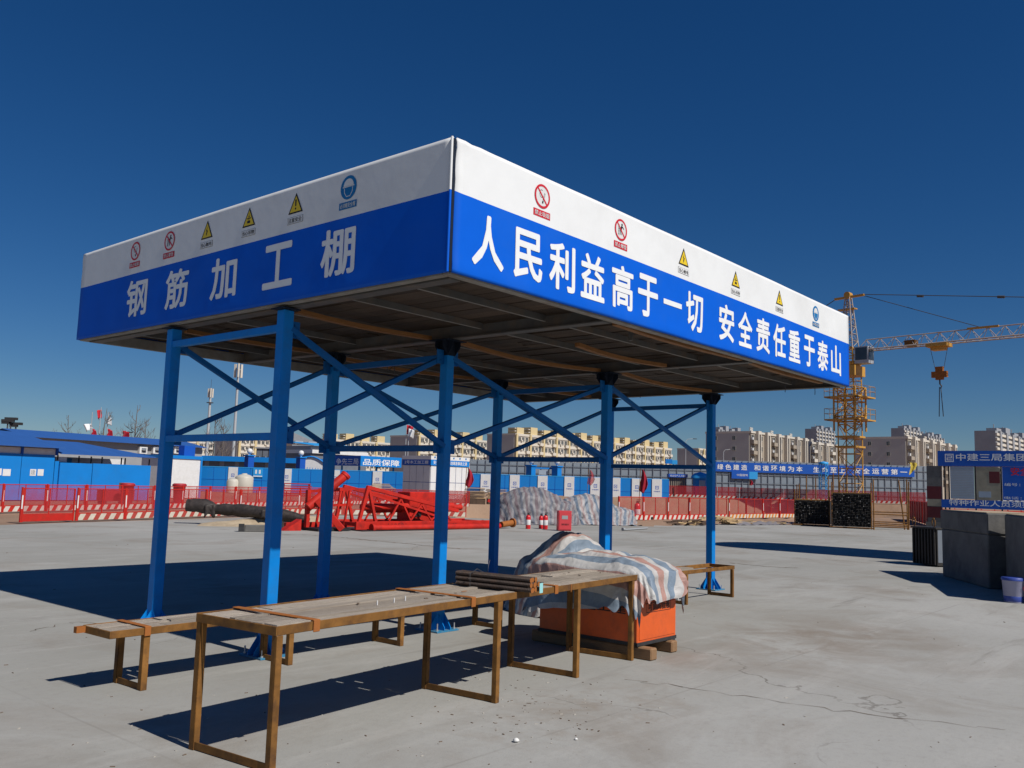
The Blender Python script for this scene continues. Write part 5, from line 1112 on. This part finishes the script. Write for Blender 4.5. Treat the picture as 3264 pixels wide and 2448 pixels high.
# ------------------------------------------------------------------ grey dust screen with the long slogan banner
def screen(us, d, vt, label, n):
    a, b = pd(us[0], d[0]), pd(us[1], d[1]); P_ = Plane(a, b-a); L = (b-a).length; h = zat(us[0], vt, a); hb = zat(us[1], vt+(us[1]-us[0])*.0295, b); h = (h+hb)/2
    t = thing('dust_screen', label, 'screen', a, math.atan2(P_.e1.y, P_.e1.x)); MB().b2((0, 0, 0), (L, .05, h)).build('net', 'mesh_grey', t)
    for i in range(n+1): cube('upright', 'dgrey', t, (L*i/n, -.08, h/2), (.06, .06, h))
    for j in range(5): cube('ledger', 'dgrey', t, (L/2, -.09, h*(j+.6)/5.2), (L, .05, .05))
    MB().b2((0, .6, 0), (L, .65, h-.3)).build('back_sheet', 'grey', t)
    return t, P_, h
s1, SP1, sh1 = screen((1496, 2260), (105.2, 107.4), 1464, 'long dark grey dust screen behind the right hoarding', 30)
s2, SP2, sh2 = screen((2262, 2966), (107.5, 116), 1466, 'grey dust screen carrying the long blue slogan banner', 34)
x0, zt_ = SP2.at(2275, 1474); x1, zt1 = SP2.at(2912, 1489); zb_ = SP2.at(2275, 1506)[1]
bn = MB().b2((x0, -.2, (SP2.at(2275, 1504)[1]+SP2.at(2912, 1519)[1])/2), (x1, -.14, (zt_+zt1)/2)).build('slogan_banner', 'navy', s2)
zbb = (SP2.at(2275, 1504)[1]+SP2.at(2912, 1519)[1])/2; zhh = (zt_+zt1)/2-zbb; mt = MB()
for txt, ua, ub in (('绿色建造', 2285, 2380), ('和谐环境为本', 2402, 2556), ('生命至上', 2590, 2692), ('安全运营第一', 2718, 2889)):
    a_, b_ = SP2.at(ua, 1495)[0], SP2.at(ub, 1500)[0]; n = len(txt); cw = (b_-a_)/(n*1.35-.35)
    for i, ch in enumerate(txt):
        mt = MB(); put_text(mt, ch, (0, -.2, 0), (1, 0, 0), (0, 0, 1), a_+i*cw*1.35, zbb+zhh*(.2 if ch != '一' else .46), cw, zhh*(.58 if ch != '一' else .08), 0, .02, .016); mt.build('character', 'letter', bn)
x, z = SP2.at(2360, 1511); MB().b2((x-1.1, -.3, z-.55), (x+.95, -.24, z+.3)).build('logo_board', 'navy', s2); MB().b2((x+.97, -.3, z-.55), (x+1.95, -.24, z+.3)).build('logo_board_end', 'skyblue', s2)
mt = MB(); put_text(mt, '中国建筑', (0, -.3, 0), (1, 0, 0), (0, 0, 1), x-.5, z-.25, 1.3, .26, 0, .01, .0); mt.build('logo_lettering', 'letter', s2)
# gate house bits at the right end of the hoarding
for (u0, u1, v0, v1, d, mk, nm, lb) in ((2121, 2159, 1463, 1490, 108, 'wallblue', 'sign_box', 'blue sign box on posts standing above the dust screen'), (2131, 2192, 1510, 1548, 92, 'dgrey', 'turnstile_hall', 'turnstile hall with blue header at the end of the hoarding')):
    p = pd(u0, d); P_ = Plane(p, (.647, -.762)); t = thing(nm, lb, 'booth', p, math.atan2(-.762, .647)); xw = P_.at(u1, 1500)[0]; z1_, z0_ = zat(u0, v0, p), zat(u0, v1, p)
    if nm == 'sign_box':
        MB().b2((0, 0, z1_-.55), (xw*.55, .5, z1_)).build('box', mk, t); MB().b2((xw*.56, 0, z1_-.6), (xw, .5, z1_-.1)).build('light_box', 'skyblue', t)
        for x in (.1, xw*.7, xw-.1): MB().tube((x, .2, 0), (x, .2, z1_-.5), .06, 6).build('post', 'wallblue', t)
    else:
        hd2 = MB().b2((0, -.05, z1_-.34), (xw, 1, z1_)).build('header', 'navy', t); MB().b2((.05, .3, 0), (xw-.05, .9, z1_-.34)).build('hall', mk, t)
        mt = MB(); put_text(mt, '安全生产人人有责', (0, -.05, 0), (1, 0, 0), (0, 0, 1), .15, z1_-.28, xw-.3, .2, 0, .01, .0); mt.build('lettering', 'letter', hd2)
        for i in range(9): MB().b2((.1+xw*.1*i, .2, .9), (.16+xw*.1*i, .28, z1_-.36)).build('bar', 'tan', t)
        MB().b2((.05, .15, .5), (xw-.05, .2, .85)).build('low_sign', 'skyblue', t)
p = pd(2232, 92); t = thing('domed_kiosk', 'small blue kiosk with pale domed roof left of the far blue post', 'kiosk', p, -.8); zk = zat(2232, 1525, p)
MB().lathe([(.75, 0), (.75, zk)], n=12).build('cabin', 'wallblue', t); MB().lathe([(.95, zk), (.9, zk+.2), (.6, zk+.5), (0, zk+.65)], n=16).build('dome', 'skyblue', t); MB().b2((-.3, -.8, .8), (.3, -.7, zk-.2)).build('window', 'paper', t)
bt = thing('small_blue_lattice', 'slim bright blue lattice tower in front of the slogan banner', 'lattice tower', pd(2625, 95)); p = pd(2625, 95); zt_ = zat(2625, 1480, p)
for dx, dy in ((-.33, -.33), (.33, -.33), (.33, .33), (-.33, .33)): MB().tube((dx, dy, 0), (dx, dy, zt_), .035, 5).build('leg', 'skyblue', bt)
m_ = MB()
for k in range(9):
    z = zt_*k/9; z2 = zt_*(k+1)/9
    for (a, b) in (((-.33, -.33), (.33, -.33)), ((.33, -.33), (.33, .33)), ((.33, .33), (-.33, .33)), ((-.33, .33), (-.33, -.33))): m_.tube((*a, z), (*b, z2), .02, 4).tube((*a, z2), (*b, z2), .02, 4)
m_.build('lacing', 'skyblue', bt); MB().lathe([(.45, 0), (.5, .2), (0, .3)], (0, 0, zt_), 10).build('cap', 'skyblue', bt)

# ------------------------------------------------------------------ dark office blocks behind the hoarding
def office2(u0, u1, d, vt, label, nwin):
    c = pd(u0, d); P_ = Plane(c, HP.e1); L = P_.at(u1, 1500)[0]; h = zat(u0, vt, c); t = thing('container_office', label, 'office', c, math.atan2(HP.e1.y, HP.e1.x))
    MB().b2((0, 0, 0), (L, 6, h)).build('wall', 'dgrey', t); MB().b2((-.2, -.2, h), (L+.2, 6.2, h+.18)).build('roof_edge', 'tower', t)
    for i in range(nwin):
        x = L*(i+.5)/nwin; cube('window', 'glass', t, (x-.3, -.02, h*.72), (.5, .06, .9)); cube('window_frame', 'paper', t, (x+.05, -.02, h*.72), (.08, .07, 1.0)); cube('joint', 'black', t, (L*i/nwin, -.01, h/2), (.06, .05, h))
office2(812, 872, 130, 1429, 'dark grey two storey container office behind the globe lamp', 3)
office2(930, 1040, 128, 1421, 'dark grey two storey container office behind the arched canopy', 5)
c = pd(914, 127); t = thing('stair_tower', 'white and cyan stair tower at the end of the dark office', 'stair tower', c, math.atan2(HP.e1.y, HP.e1.x)); h = zat(914, 1428, c)
MB().b2((-.2, -.5, 0), (1.0, 3, h)).build('shaft', 'white', t); MB().b2((0, -.54, 2.5), (.3, -.505, h-.3)).build('window', 'skyblue', t); MB().b2((.5, -.54, 2.5), (.8, -.505, h-.3)).build('window', 'skyblue', t)

# ------------------------------------------------------------------ apartment buildings (long sides face the sun, end walls the left)
def win_mesh():
    m_ = MB(); m_.b2((-.5, -.06, -.5), (.5, .02, .5), 0); 
    for x in (-.5, -.02, .44): m_.b2((x, -.1, -.5), (x+.06, -.061, .5), 1)
    for z in (-.5, .44): m_.b2((-.439, -.1, z), (.439, -.062, z+.06), 1)
    return m_.mesh('window', ['glass', 'offwhite'])
WIN = win_mesh()
def apartment(uc, vt, d, ur, ul, H, label, style, floors=6, bay=5.6, boxes=True, ends=()):
    bay = 7.4 if style == 'cream' else bay; c = pd(uc, d); zt_ = zat(uc, vt, c) if H is None else H
    L = width_to(uc, d, ur); Dp = min(16.0, depth_to(uc, d, ul)) if ul else 11.0; Dp = max(Dp, 8)
    t = thing('apartment_building', label, 'building', c); fh = zt_/floors
    wallm, pil, par = dict(cream=('offwhite', 'cream', 'offwhite'), tan=('tan', 'offwhite', 'tan'), white=('tan', 'offwhite', 'offwhite'))[style]
    MB().b2((0, .0, 0), (L, Dp, zt_)).build('wall', wallm, t); MB().b2((-.15, .4, 0), (-.002, Dp, zt_+.02)).build('end_wall', 'endwall', t)
    MB().b2((-.2, -.25, zt_), (L+.2, .25, zt_+.55)).b2((-.2, .25, zt_), (.15, Dp+.2, zt_+.55)).build('parapet', 'offwhite' if style != 'tan' else 'offwhite', t)
    n = max(2, round(L/bay)); bw_ = L/n; lo = max(0, floors-4)
    for i in range(n):
        x0 = i*bw_
        if style == 'cream':
            cube('pilaster', pil, t, (x0+.35, -.35, zt_/2+.2), (.9, .7, zt_+.4))
            if boxes: cube('roof_house', 'cream', t, (x0+bw_*.4, 2.2, zt_+1.3+.25*(i % 2)), (bw_*.5, 4, 2.6+.5*(i % 2))); cube('roof_screen', 'offwhite', t, (x0+bw_*.06, 1.8, zt_+1.35), (bw_*.12, 3, .25)); cube('roof_screen', 'offwhite', t, (x0+bw_*.06, 1.8, zt_+2.3), (bw_*.12, 3, .25))
        else:
            for xx in (.18, .62): cube('fin', 'offwhite', t, (x0+bw_*xx+.5, -.55, zt_/2+.35), (.55, 1.1, zt_+.7)); cube('fin', 'offwhite', t, (x0+bw_*xx+1.9, -.55, zt_/2+.35), (.4, 1.1, zt_+.7)); cube('fin_cap', 'offwhite', t, (x0+bw_*xx+1.2, -.55, zt_+.25), (1.0, 1.1, .9))
            if boxes: cube('roof_screen', 'offwhite', t, (x0+bw_*.08, .4, zt_+.9), (bw_*.13, .3, .3)); cube('roof_screen', 'offwhite', t, (x0+bw_*.08, .4, zt_+1.4), (bw_*.13, .3, .25))
        for f in range(lo, floors):
            z = f*fh
            if style == 'cream':
                inst('window', WIN, t, (x0+bw_*.3, -.02, z+fh*.58), scale=(bw_*.2, 1, fh*.52)); inst('window', WIN, t, (x0+bw_*.57, -.02, z+fh*.58), scale=(bw_*.18, 1, fh*.52)); inst('window', WIN, t, (x0+bw_*.84, -.02, z+fh*.55), scale=(bw_*.2, 1, fh*.6))
                cube('balcony', par, t, (x0+bw_*.84, -.45, z+fh*.16), (bw_*.24, .8, fh*.32)); cube('cooling_unit', 'offwhite', t, (x0+bw_*(.44 if (i+f) % 3 else .7), -.25, z+fh*(.3 if (i*f) % 2 else .42)), (.7, .45, .5))
            else:
                inst('window', WIN, t, (x0+bw_*.09, -.05, z+fh*.6), scale=(bw_*.16, 1, fh*.55)); cube('balcony', par, t, (x0+bw_*.09, -.5, z+fh*.17), (bw_*.18, .9, fh*.34))
                inst('window', WIN, t, (x0+bw_*.18+1.2, -.3, z+fh*.55), scale=(.9, 1, fh*.75)); inst('window', WIN, t, (x0+bw_*.48, -.05, z+fh*.58), scale=(bw_*.14, 1, fh*.5)); inst('window', WIN, t, (x0+bw_*.62+1.2, -.3, z+fh*.55), scale=(.9, 1, fh*.75)); cube('cooling_unit', 'white', t, (x0+bw_*.03, -.3, z+fh*.5), (.7, .5, .6))
    if style == 'cream':
        for f in range(lo, floors+1): cube('floor_band', 'offwhite', t, (L/2, -.12, f*fh), (L, .25, .5))
    for (fy, ww) in ends:
        for f in range(lo, floors): inst('window', WIN, t, (-.17, Dp*fy, f*fh+fh*.55), (0, 0, -math.pi/2), (ww, 1, fh*.42))
    return t
apartment(1638, 1386, 296, 2139, 1549, None, 'long cream and white apartment block in the centre with roof houses', 'cream', ends=())
apartment(1326, 1391, 322, 1549, 1239, None, 'cream and white apartment block seen between the two middle blue posts', 'cream')
apartment(1035, 1402, 352, 1238, 990, None, 'low lying cream apartment block left of the grey end wall, behind the work sheds', 'cream')
apartment(751, 1396, 356, 900, 671, None, 'cream apartment block with grey end wall behind the left blue posts', 'cream', boxes=False)
apartment(500, 1404, 380, 672, None, None, 'leftmost cream apartment block behind the blue site office roof', 'cream', boxes=False)
apartment(2224, 1432, 430, 2256, None, None, 'small distant cream apartment block left of the grey gable', 'cream', boxes=False)
apartment(2393, 1380, 252, 2577, 2250, None, 'tan apartment block with a wide grey gable wall right of the far blue post', 'tan', bay=15.5, ends=((.78, 1.1), (.36, 1.1)))
apartment(2588, 1414, 294, 2700, 2575, None, 'paler apartment block just left of the tower crane', 'white', bay=15.5)
apartment(2895, 1398, 250, 3052, 2725, None, 'tan apartment block with grey gable and small windows right of the tower crane', 'tan', bay=15.5, ends=((.7, .9), (.35, .9)))
def tower_block(u, vt, d, ur, ul, label, fl):
    c = pd(u, d); H = zat(u, vt, c); L = width_to(u, d, ur); Dp = max(8, depth_to(u, d, ul)); t = thing('tower_block', label, 'building', c)
    MB().b2((0, 0, 0), (L, Dp, H)).build('wall', 'tower', t); n = 6; fh = H/fl
    for f in range(int(fl*.45), fl): cube('floor_band', 'offwhite', t, (L/2, -.3, f*fh+.5), (L, .6, 1.0))
    for i in range(n): cube('pier', 'tower', t, (L*(i+.5)/n, -.5, H/2), (L/n*.25, 1.0, H))
    for i in range(n):
        for f in range(int(fl*.5), fl): cube('window', 'glass', t, (L*(i+.9)/n-.2, -.15, f*fh+fh*.6), (L/n*.4, .3, fh*.4))
    for i in range(4): MB().b2((L*(.1+.24*i), 1, H), (L*(.1+.24*i)+L*.12, 5, H+1.6+1.2*(i % 2))).tube((L*(.16+.24*i), 3, H), (L*(.16+.24*i), 3, H+3.5), .2, 5).build('roof_crown', 'tower', t)
tower_block(2604, 1366, 640, 2662, 2573, 'far grey tower block with crown posts left of the crane', 18)
tower_block(2885, 1364, 620, 2945, 2871, 'far grey tower block rising behind the right gable', 18)
tower_block(2962, 1388, 640, 3012, 2952, 'smaller far tower block stepping down behind the right blocks', 16)
tower_block(3178, 1372, 420, 3290, 3175, 'grey tower block at the right edge above the notice board', 15)
tower_block(2290, 1368, 560, 2370, 2275, 'far tower tops peeping over the grey gable', 16)
# tiled roof house
c = pd(930, 215); t = thing('tiled_house', 'house with grey hipped tile roof behind the dark offices', 'house', c, .0); L = width_to(930, 215, 990); z1 = zat(930, 1407, c); z2 = zat(955, 1378, c)
MB().b2((0, 0, 0), (L, 8, z1)).build('wall', 'offwhite', t); MB().add([(-.8, -.8, z1), (L+.8, -.8, z1), (L+.8, 8.8, z1), (-.8, 8.8, z1), (L*.45, 4, z2), (L*.55, 4, z2)], [(0, 1, 5, 4), (1, 2, 5), (2, 3, 4, 5), (3, 0, 4), (3, 2, 1, 0)]).build('roof', 'roofgrey', t)
for x in (L*.25, L*.7): cube('window', 'glass', t, (x, -.03, z1-1.3), (1.0, .1, 1.3))
MB().b2((-.4, -1.0, z1-.5), (L*.35, -.81, z1+.2)).b2((L*.62, -1.0, z1-.5), (L+.4, -.81, z1+.2)).build('balcony_band', 'paper', t)

# ------------------------------------------------------------------ tower crane
DC = 85.0; cp = pd(2712, DC); crane = thing('tower_crane', 'yellow tower crane with lattice mast, grey cab and jib reaching right', 'crane', cp)
def fdir():                                   # jib heading
    a = Vector((33.7, 85.0)); b = Vector((43.1, 74.7)); d = b-a; f = Vector((math.cos(YAW), math.sin(YAW), 0)); r_ = Vector((math.sin(YAW), -math.cos(YAW), 0)); v = r_*d.x+f*d.y; return v.normalized()
JE = fdir(); JN = Vector((-JE.y, JE.x, 0)); zc = lambda v: zat(2712, v, cp)
CR = lambda m_, nm, mk='yellow': m_.build(nm, mk, crane, world=True)
def lattice(a, b, w0, w1, n, r, nm, mk, tri=False, ex=None, ey=None):
    """four-post lattice between points a and b with side w0 -> w1"""
    a, b = Vector(a), Vector(b); d = (b-a)/n; ex = ex or JE; ey = ey or JN; m_ = MB(); cs = MB(); cor = ((-1, -1), (1, -1), (1, 1), (-1, 1))
    P_ = lambda k, c: a+d*k+ex*(c[0]*(w0+(w1-w0)*k/n)/2)+ey*(c[1]*(w0+(w1-w0)*k/n)/2)
    for c in cor: cs.tube(P_(0, c), P_(n, c), r*1.8, 6)
    for k in range(n):
        for q in range(4):
            c0, c1 = cor[q], cor[(q+1) % 4]
            m_.tube(P_(k+1, c0), P_(k+1, c1), r, 4)
            if (k+q) % 2: m_.tube(P_(k, c0), P_(k+1, c1), r, 4)
            else: m_.tube(P_(k, c1), P_(k+1, c0), r, 4)
    CR(cs, nm+'_posts', mk); CR(m_, nm+'_lacing', mk)
zb0 = -4.0; z_m = zc(1168); 
lattice(cp+Vector((0, 0, zb0)), cp+Vector((0, 0, z_m)), 1.5, 1.5, 13, .033, 'mast', 'yellow')
lattice(cp+Vector((0, 0, zc(1375))), cp+Vector((0, 0, zc(1235))), 2.0, 2.0, 3, .05, 'climbing_frame', 'yellow')
for v in (1268, 1340):
    z = zc(v); m_ = MB()
    for sx, sy in ((1, 0), (-1, 0), (0, 1), (0, -1)):
        dd = JE*sx+JN*sy; ss = JN*sx-JE*sy; m_.bar(cp+dd*1.35+ss*-1.6+Vector((0, 0, z)), cp+dd*1.35+ss*1.6+Vector((0, 0, z)), .55, .12)
        for h_ in (.55, 1.0): m_.tube(cp+dd*1.6+ss*-1.6+Vector((0, 0, z+h_)), cp+dd*1.6+ss*1.6+Vector((0, 0, z+h_)), .02, 4)
        for q in (-1.6, -.5, .6, 1.6): m_.tube(cp+dd*1.6+ss*q+Vector((0, 0, z)), cp+dd*1.6+ss*q+Vector((0, 0, z+1.0)), .022, 4)
    CR(m_, 'work_platform')
for v in (1393, 1425): CR(MB().box(cp+Vector((0, 0, zc(v))), (1.9, 1.9, .16), math.atan2(JE.y, JE.x)), 'collar')
CR(MB().box(cp+Vector((0, 0, zc(1185))), (2.0, 2.0, .9), math.atan2(JE.y, JE.x)), 'slew_ring'); CR(MB().lathe([(.9, 0), (.9, .5)], cp+Vector((0, 0, zc(1172))), 20), 'turntable')
zj = zc(1122); zap = zc(948)
lattice(cp+Vector((0, 0, zc(1165))), cp+Vector((0, 0, zc(1112))), 1.4, 1.3, 2, .05, 'slew_tower', 'yellow')
lattice(cp+Vector((0, 0, zc(1112))), cp+Vector((0, 0, zap)), 1.25, .4, 7, .032, 'tower_head', 'jibgrey')
CR(MB().bar(cp-JE*1.3+Vector((0, 0, zap)), cp+JE*1.5+Vector((0, 0, zap+.05)), .25, .18).tube(cp+JN*-.3+Vector((0, 0, zap+.2)), cp+JN*.3+Vector((0, 0, zap+.2)), .3, 12).bar(cp-JE*.9+Vector((0, 0, zap-1.1)), cp+JE*.7+Vector((0, 0, zap-1.1)), .6, .1), 'head_sheaves')
cc = cp+JE*1.45-JN*.1; z0 = zc(1164)
cb = CR(MB().box(cc+Vector((0, 0, z0+.75)), (1.25, 1.15, 1.5), math.atan2(JE.y, JE.x)), 'cab', 'cabgrey')
q = math.atan2(JE.y, JE.x)
for dd, sx_, sy_ in ((JE*.63, .04, .95), (JN*-.58, 1.05, .04), (JN*.58, 1.05, .04)): MB().box(cc+dd+Vector((0, 0, z0+.85)), (sx_, sy_, 1.1), q).build('cab_window', 'glass', cb, world=True)
# jib: triangular lattice, bottom chords pair, one top chord
Lj, nj = 33.0, 26; m_ = MB(); ch_ = MB(); JH, JW = .95, 1.1
J0 = cp+JE*1.0+Vector((0, 0, zj))
for k in range(nj):
    a = J0+JE*(Lj*k/nj); b = J0+JE*(Lj*(k+1)/nj); mid = J0+JE*(Lj*(k+.5)/nj)+Vector((0, 0, JH))
    for s_ in (-1, 1):
        o_ = JN*(s_*JW/2); m_.tube(a+o_, mid, .028, 4).tube(mid, b+o_, .028, 4)
    m_.tube(a-JN*JW/2, a+JN*JW/2, .025, 4).tube(a-JN*JW/2, b+JN*JW/2, .02, 4)
for s_ in (-1, 1): ch_.tube(J0+JN*(s_*JW/2), J0+JE*Lj+JN*(s_*JW/2), .06, 6)
ch_.tube(J0+JE*.6+Vector((0, 0, JH)), J0+JE*Lj+Vector((0, 0, JH)), .05, 6)
CR(m_, 'jib_lacing', 'jibgrey'); CR(ch_, 'jib_chords', 'jibgrey')
apx = cp+JE*1.4+Vector((0, 0, zap)); CR(MB().tube(apx, J0+JE*10.4+Vector((0, 0, JH)), .03, 5), 'jib_tie', 'cable'); CR(MB().tube(apx+Vector((0, 0, .1)), J0+JE*27+Vector((0, 0, JH)), .035, 5), 'jib_tie', 'cable')
for f_ in (.18, .42, .62): CR(MB().tube(apx.lerp(J0+JE*27+Vector((0, 0, JH+.1)), f_), apx.lerp(J0+JE*27+Vector((0, 0, JH+.1)), f_+.02), .12, 6), 'tie_link', 'cable')
CR(MB().bar(J0+JE*9.2+Vector((0, 0, JH+.05)), J0+JE*11.6+Vector((0, 0, JH+.03)), .2, .16), 'tie_bracket')
CR(MB().box(J0+JE*4.6+Vector((0, 0, .25)), (.9, .7, .5), q), 'trolley_winch', 'rust')
tx_ = J0+JE*6.9; CR(MB().box(tx_+Vector((0, 0, -.15)), (1.7, 1.3, .3), q).box(tx_+Vector((0, 0, -.42)), (1.1, .8, .3), q), 'trolley')
zh = zat(2983, 1190, tx_)
for s_ in (-.7, .7): CR(MB().tube(tx_+JE*s_+Vector((0, 0, -.4)), Vector((tx_.x, tx_.y, zh+.4))+JE*(s_*.5), .02, 4), 'hoist_rope', 'cable')
hk = Vector((tx_.x, tx_.y, zh)); CR(MB().box(hk, (.6, .3, 1.1), q).box(hk-Vector((0, 0, .1)), (1.25, .32, .5), q), 'hook_block', 'rust2'); CR(MB().path([hk-Vector((0, 0, .5)), hk-Vector((0, 0, .9)), hk+JE*.15-Vector((0, 0, 1.1)), hk+JE*.05-Vector((0, 0, 1.3))], .06, 6), 'hook', 'cable')
zl = zat(2985, 1328, tx_)
for s_ in (-.12, .22): CR(MB().tube(hk-Vector((0, 0, 1.15))+JE*s_*.3, Vector((hk.x, hk.y, zl))+JE*s_, .035, 5), 'sling_chain', 'cable')
# counter jib behind the mast
CJ = cp-JE*.8+Vector((0, 0, zj)); CR(MB().bar(CJ, CJ-JE*11, 1.1, .3), 'counter_jib'); CR(MB().box(CJ-JE*9.8+Vector((0, 0, -.5)), (1.6, 1.0, 1.8), q), 'counterweight', 'concrete')
CR(MB().tube(cp-JE*1.2+Vector((0, 0, zap)), CJ-JE*10+Vector((0, 0, .3)), .04, 5), 'counter_tie', 'cable')
CR(MB().box(cp+Vector((0, 0, zb0-.4)), (4, 4, 1.2)), 'foundation', 'concrete')

# ------------------------------------------------------------------ masts, flags, street lamps, bare trees
def flag(u, d, vt, vb, col, w_, label, vf=None):
    p = pd(u, d); z1 = zat(u, vt, p); zf1 = zat(u, vf or vt+4, p); t = thing('flag_pole', label, 'flag', p); MB().tube((0, 0, 0), (0, 0, z1), .07, 6, .04).build('pole', 'steelpole', t)
    hgt_ = zf1-zat(u, vb, p); e = Vector((.647, -.762, 0))*(1 if w_ > 0 else -1); W_ = abs(w_)*d/FPX
    o = MB().grid(lambda s, q_: e*(s*W_*(1-.25*q_))+Vector((.762, .647, 0))*(.35*math.sin(s*6+q_*2))+Vector((0, 0, zf1-q_*hgt_-s*s*hgt_*.25)), 12, 8).build('flag', col, t); so = o.modifiers.new('s', 'SOLIDIFY'); so.thickness = .02
flag(276, 120, 1313, 1371, 'flagwhite', -22, 'white flag blowing left above the blue roofs', 1349)
flag(303, 120, 1297, 1332, 'flagred', -10, 'red flag on the tallest of the three poles', 1304)
flag(328, 120, 1313, 1350, 'flagwhite', 10, 'limp white flag right of the red flag', 1325)
flag(279, 100, 1364, 1388, 'flagred', 13, 'dark red flag low over the roof, leftmost of three', 1366)
flag(328, 100, 1366, 1389, 'flagred', 16, 'dark red flag low over the roof, middle of three', 1366)
flag(376, 100, 1370, 1392, 'flagred', 22, 'broad dark red flag low over the roof, rightmost of three', 1372)
flag(1288, 105, 1350, 1384, 'flagred', 22, 'red flag behind the blue cross braces', 1354)
flag(1296, 104, 1364, 1392, 'flagwhite', 18, 'white flag under the red one behind the cross braces', 1366)
def mast(u, d, vt, r, label, ant):
    p = pd(u, d); z1 = zat(u, vt, p); t = thing('telecom_mast', label, 'mast', p); MB().tube((0, 0, 0), (0, 0, z1), r, 10, r*.6).build('pole', 'steelpole', t)
    if ant:
        m_ = MB()
        for k in range(3): a_ = k*2.1; m_.box((.55*math.cos(a_), .55*math.sin(a_), z1-1.2), (.35, .25, 2.2), a_); m_.tube((0, 0, z1-1), (.5*math.cos(a_), .5*math.sin(a_), z1-1), .05, 5)
        m_.build('antenna', 'offwhite', t); MB().lathe([(.7, -.1), (.9, 0), (.7, .1)], (0, 0, z1-3.6), 12).build('platform', 'cable', t); MB().tube((0, 0, z1), (0, 0, z1+2.2), .04, 5).build('spike', 'cable', t)
mast(652, 230, 1236, .45, 'slim telecom mast with antennas seen between the left posts', True)
mast(737, 150, 1157, .3, 'taller pale telecom mast reaching up to the shed roof edge', True)
def street_lamp(u, d, vt, label, arm=1.6, twin=False):
    p = pd(u, d); z1 = zat(u, vt, p); t = thing('street_lamp', label, 'street lamp', p); e = Vector((.647, -.762, 0)); MB().tube((0, 0, 0), (0, 0, z1-.6), .1, 6, .06).path([(0, 0, z1-.6), e*.4+Vector((0, 0, z1-.1)), e*arm+Vector((0, 0, z1))], .05, 5).build('pole', 'steelpole', t)
    MB().box(e*(arm+.3)+Vector((0, 0, z1)), (.8, .3, .14), -.87).build('lamp_head', 'cable', t)
street_lamp(2185, 190, 1398, 'street lamp showing through the last blue cross brace'); street_lamp(350, 110, 1376, 'street lamp arm above the blue office roof', 1.4); street_lamp(2306, 200, 1432, 'street lamp in front of the grey gable wall')
for i, (u, v) in enumerate(((7, 1342), (17, 1336), (34, 1352))):
    p = pd(u, 140); z1 = zat(u, v, p); t = thing('floodlight_pole', ['left', 'middle', 'right'][i]+' one of three dark floodlight poles over the workshop roof', 'floodlight', p); MB().tube((0, 0, 0), (0, 0, z1), .1, 6).build('pole', 'cable', t); MB().box((0, 0, z1+.1), (1.6, .5, .35), -.8).box((-.2, .2, z1-.2), (1.0, .4, .3), -.8).build('lamp_head', 'dark', t)
def bare_tree(u, d, vt, label, sd):
    p = pd(u, d); H = zat(u, vt, p); t = thing('bare_tree', label, 'tree', p); rnd = random.Random(sd); tr = MB(); br = MB()
    tr.path([(0, 0, 0), (rnd.uniform(-.1, .1), rnd.uniform(-.1, .1), H*.35), (rnd.uniform(-.2, .2), 0, H*.7), (0, 0, H)], [H*.014, H*.011, H*.007, H*.002], 6)
    def grow(a, dr, L, r_, k):
        pts = [a]; dd = dr.copy()
        for i in range(3): dd = (dd+Vector((rnd.uniform(-.2, .2), rnd.uniform(-.2, .2), rnd.uniform(.02, .25)))).normalized(); pts.append(pts[-1]+dd*(L/3))
        br.path(pts, [r_, r_*.8, r_*.55, r_*.25], 4)
        if k:
            for i in range(rnd.randint(3, 5)):
                q_ = rnd.choice(pts[1:]); grow(q_, (dd+Vector((rnd.uniform(-1, 1), rnd.uniform(-1, 1), rnd.uniform(-.2, .6)))).normalized(), L*rnd.uniform(.35, .6), r_*.55, k-1)
    for i in range(13):
        z = H*rnd.uniform(.32, .92); a_ = rnd.uniform(0, 6.28); grow(Vector((0, 0, z)), Vector((math.cos(a_), math.sin(a_), rnd.uniform(.4, 1.0))).normalized(), H*.32*(1.15-z/H), H*.0042, 2)
    tr.build('trunk', 'bark', t); br.build('branches', 'bark', t)
bare_tree(200, 100, 1322, 'bare sapling standing alone over the workshop roof', 1); bare_tree(322, 105, 1300, 'bare tree among the flag poles', 2); bare_tree(420, 100, 1290, 'tall bare tree left of the leftmost blue post', 3); bare_tree(452, 102, 1338, 'shorter bare tree beside the leftmost blue post', 4); bare_tree(672, 118, 1318, 'bare tree behind the white container, left one', 5); bare_tree(702, 116, 1335, 'bare tree behind the white container, right one', 6)
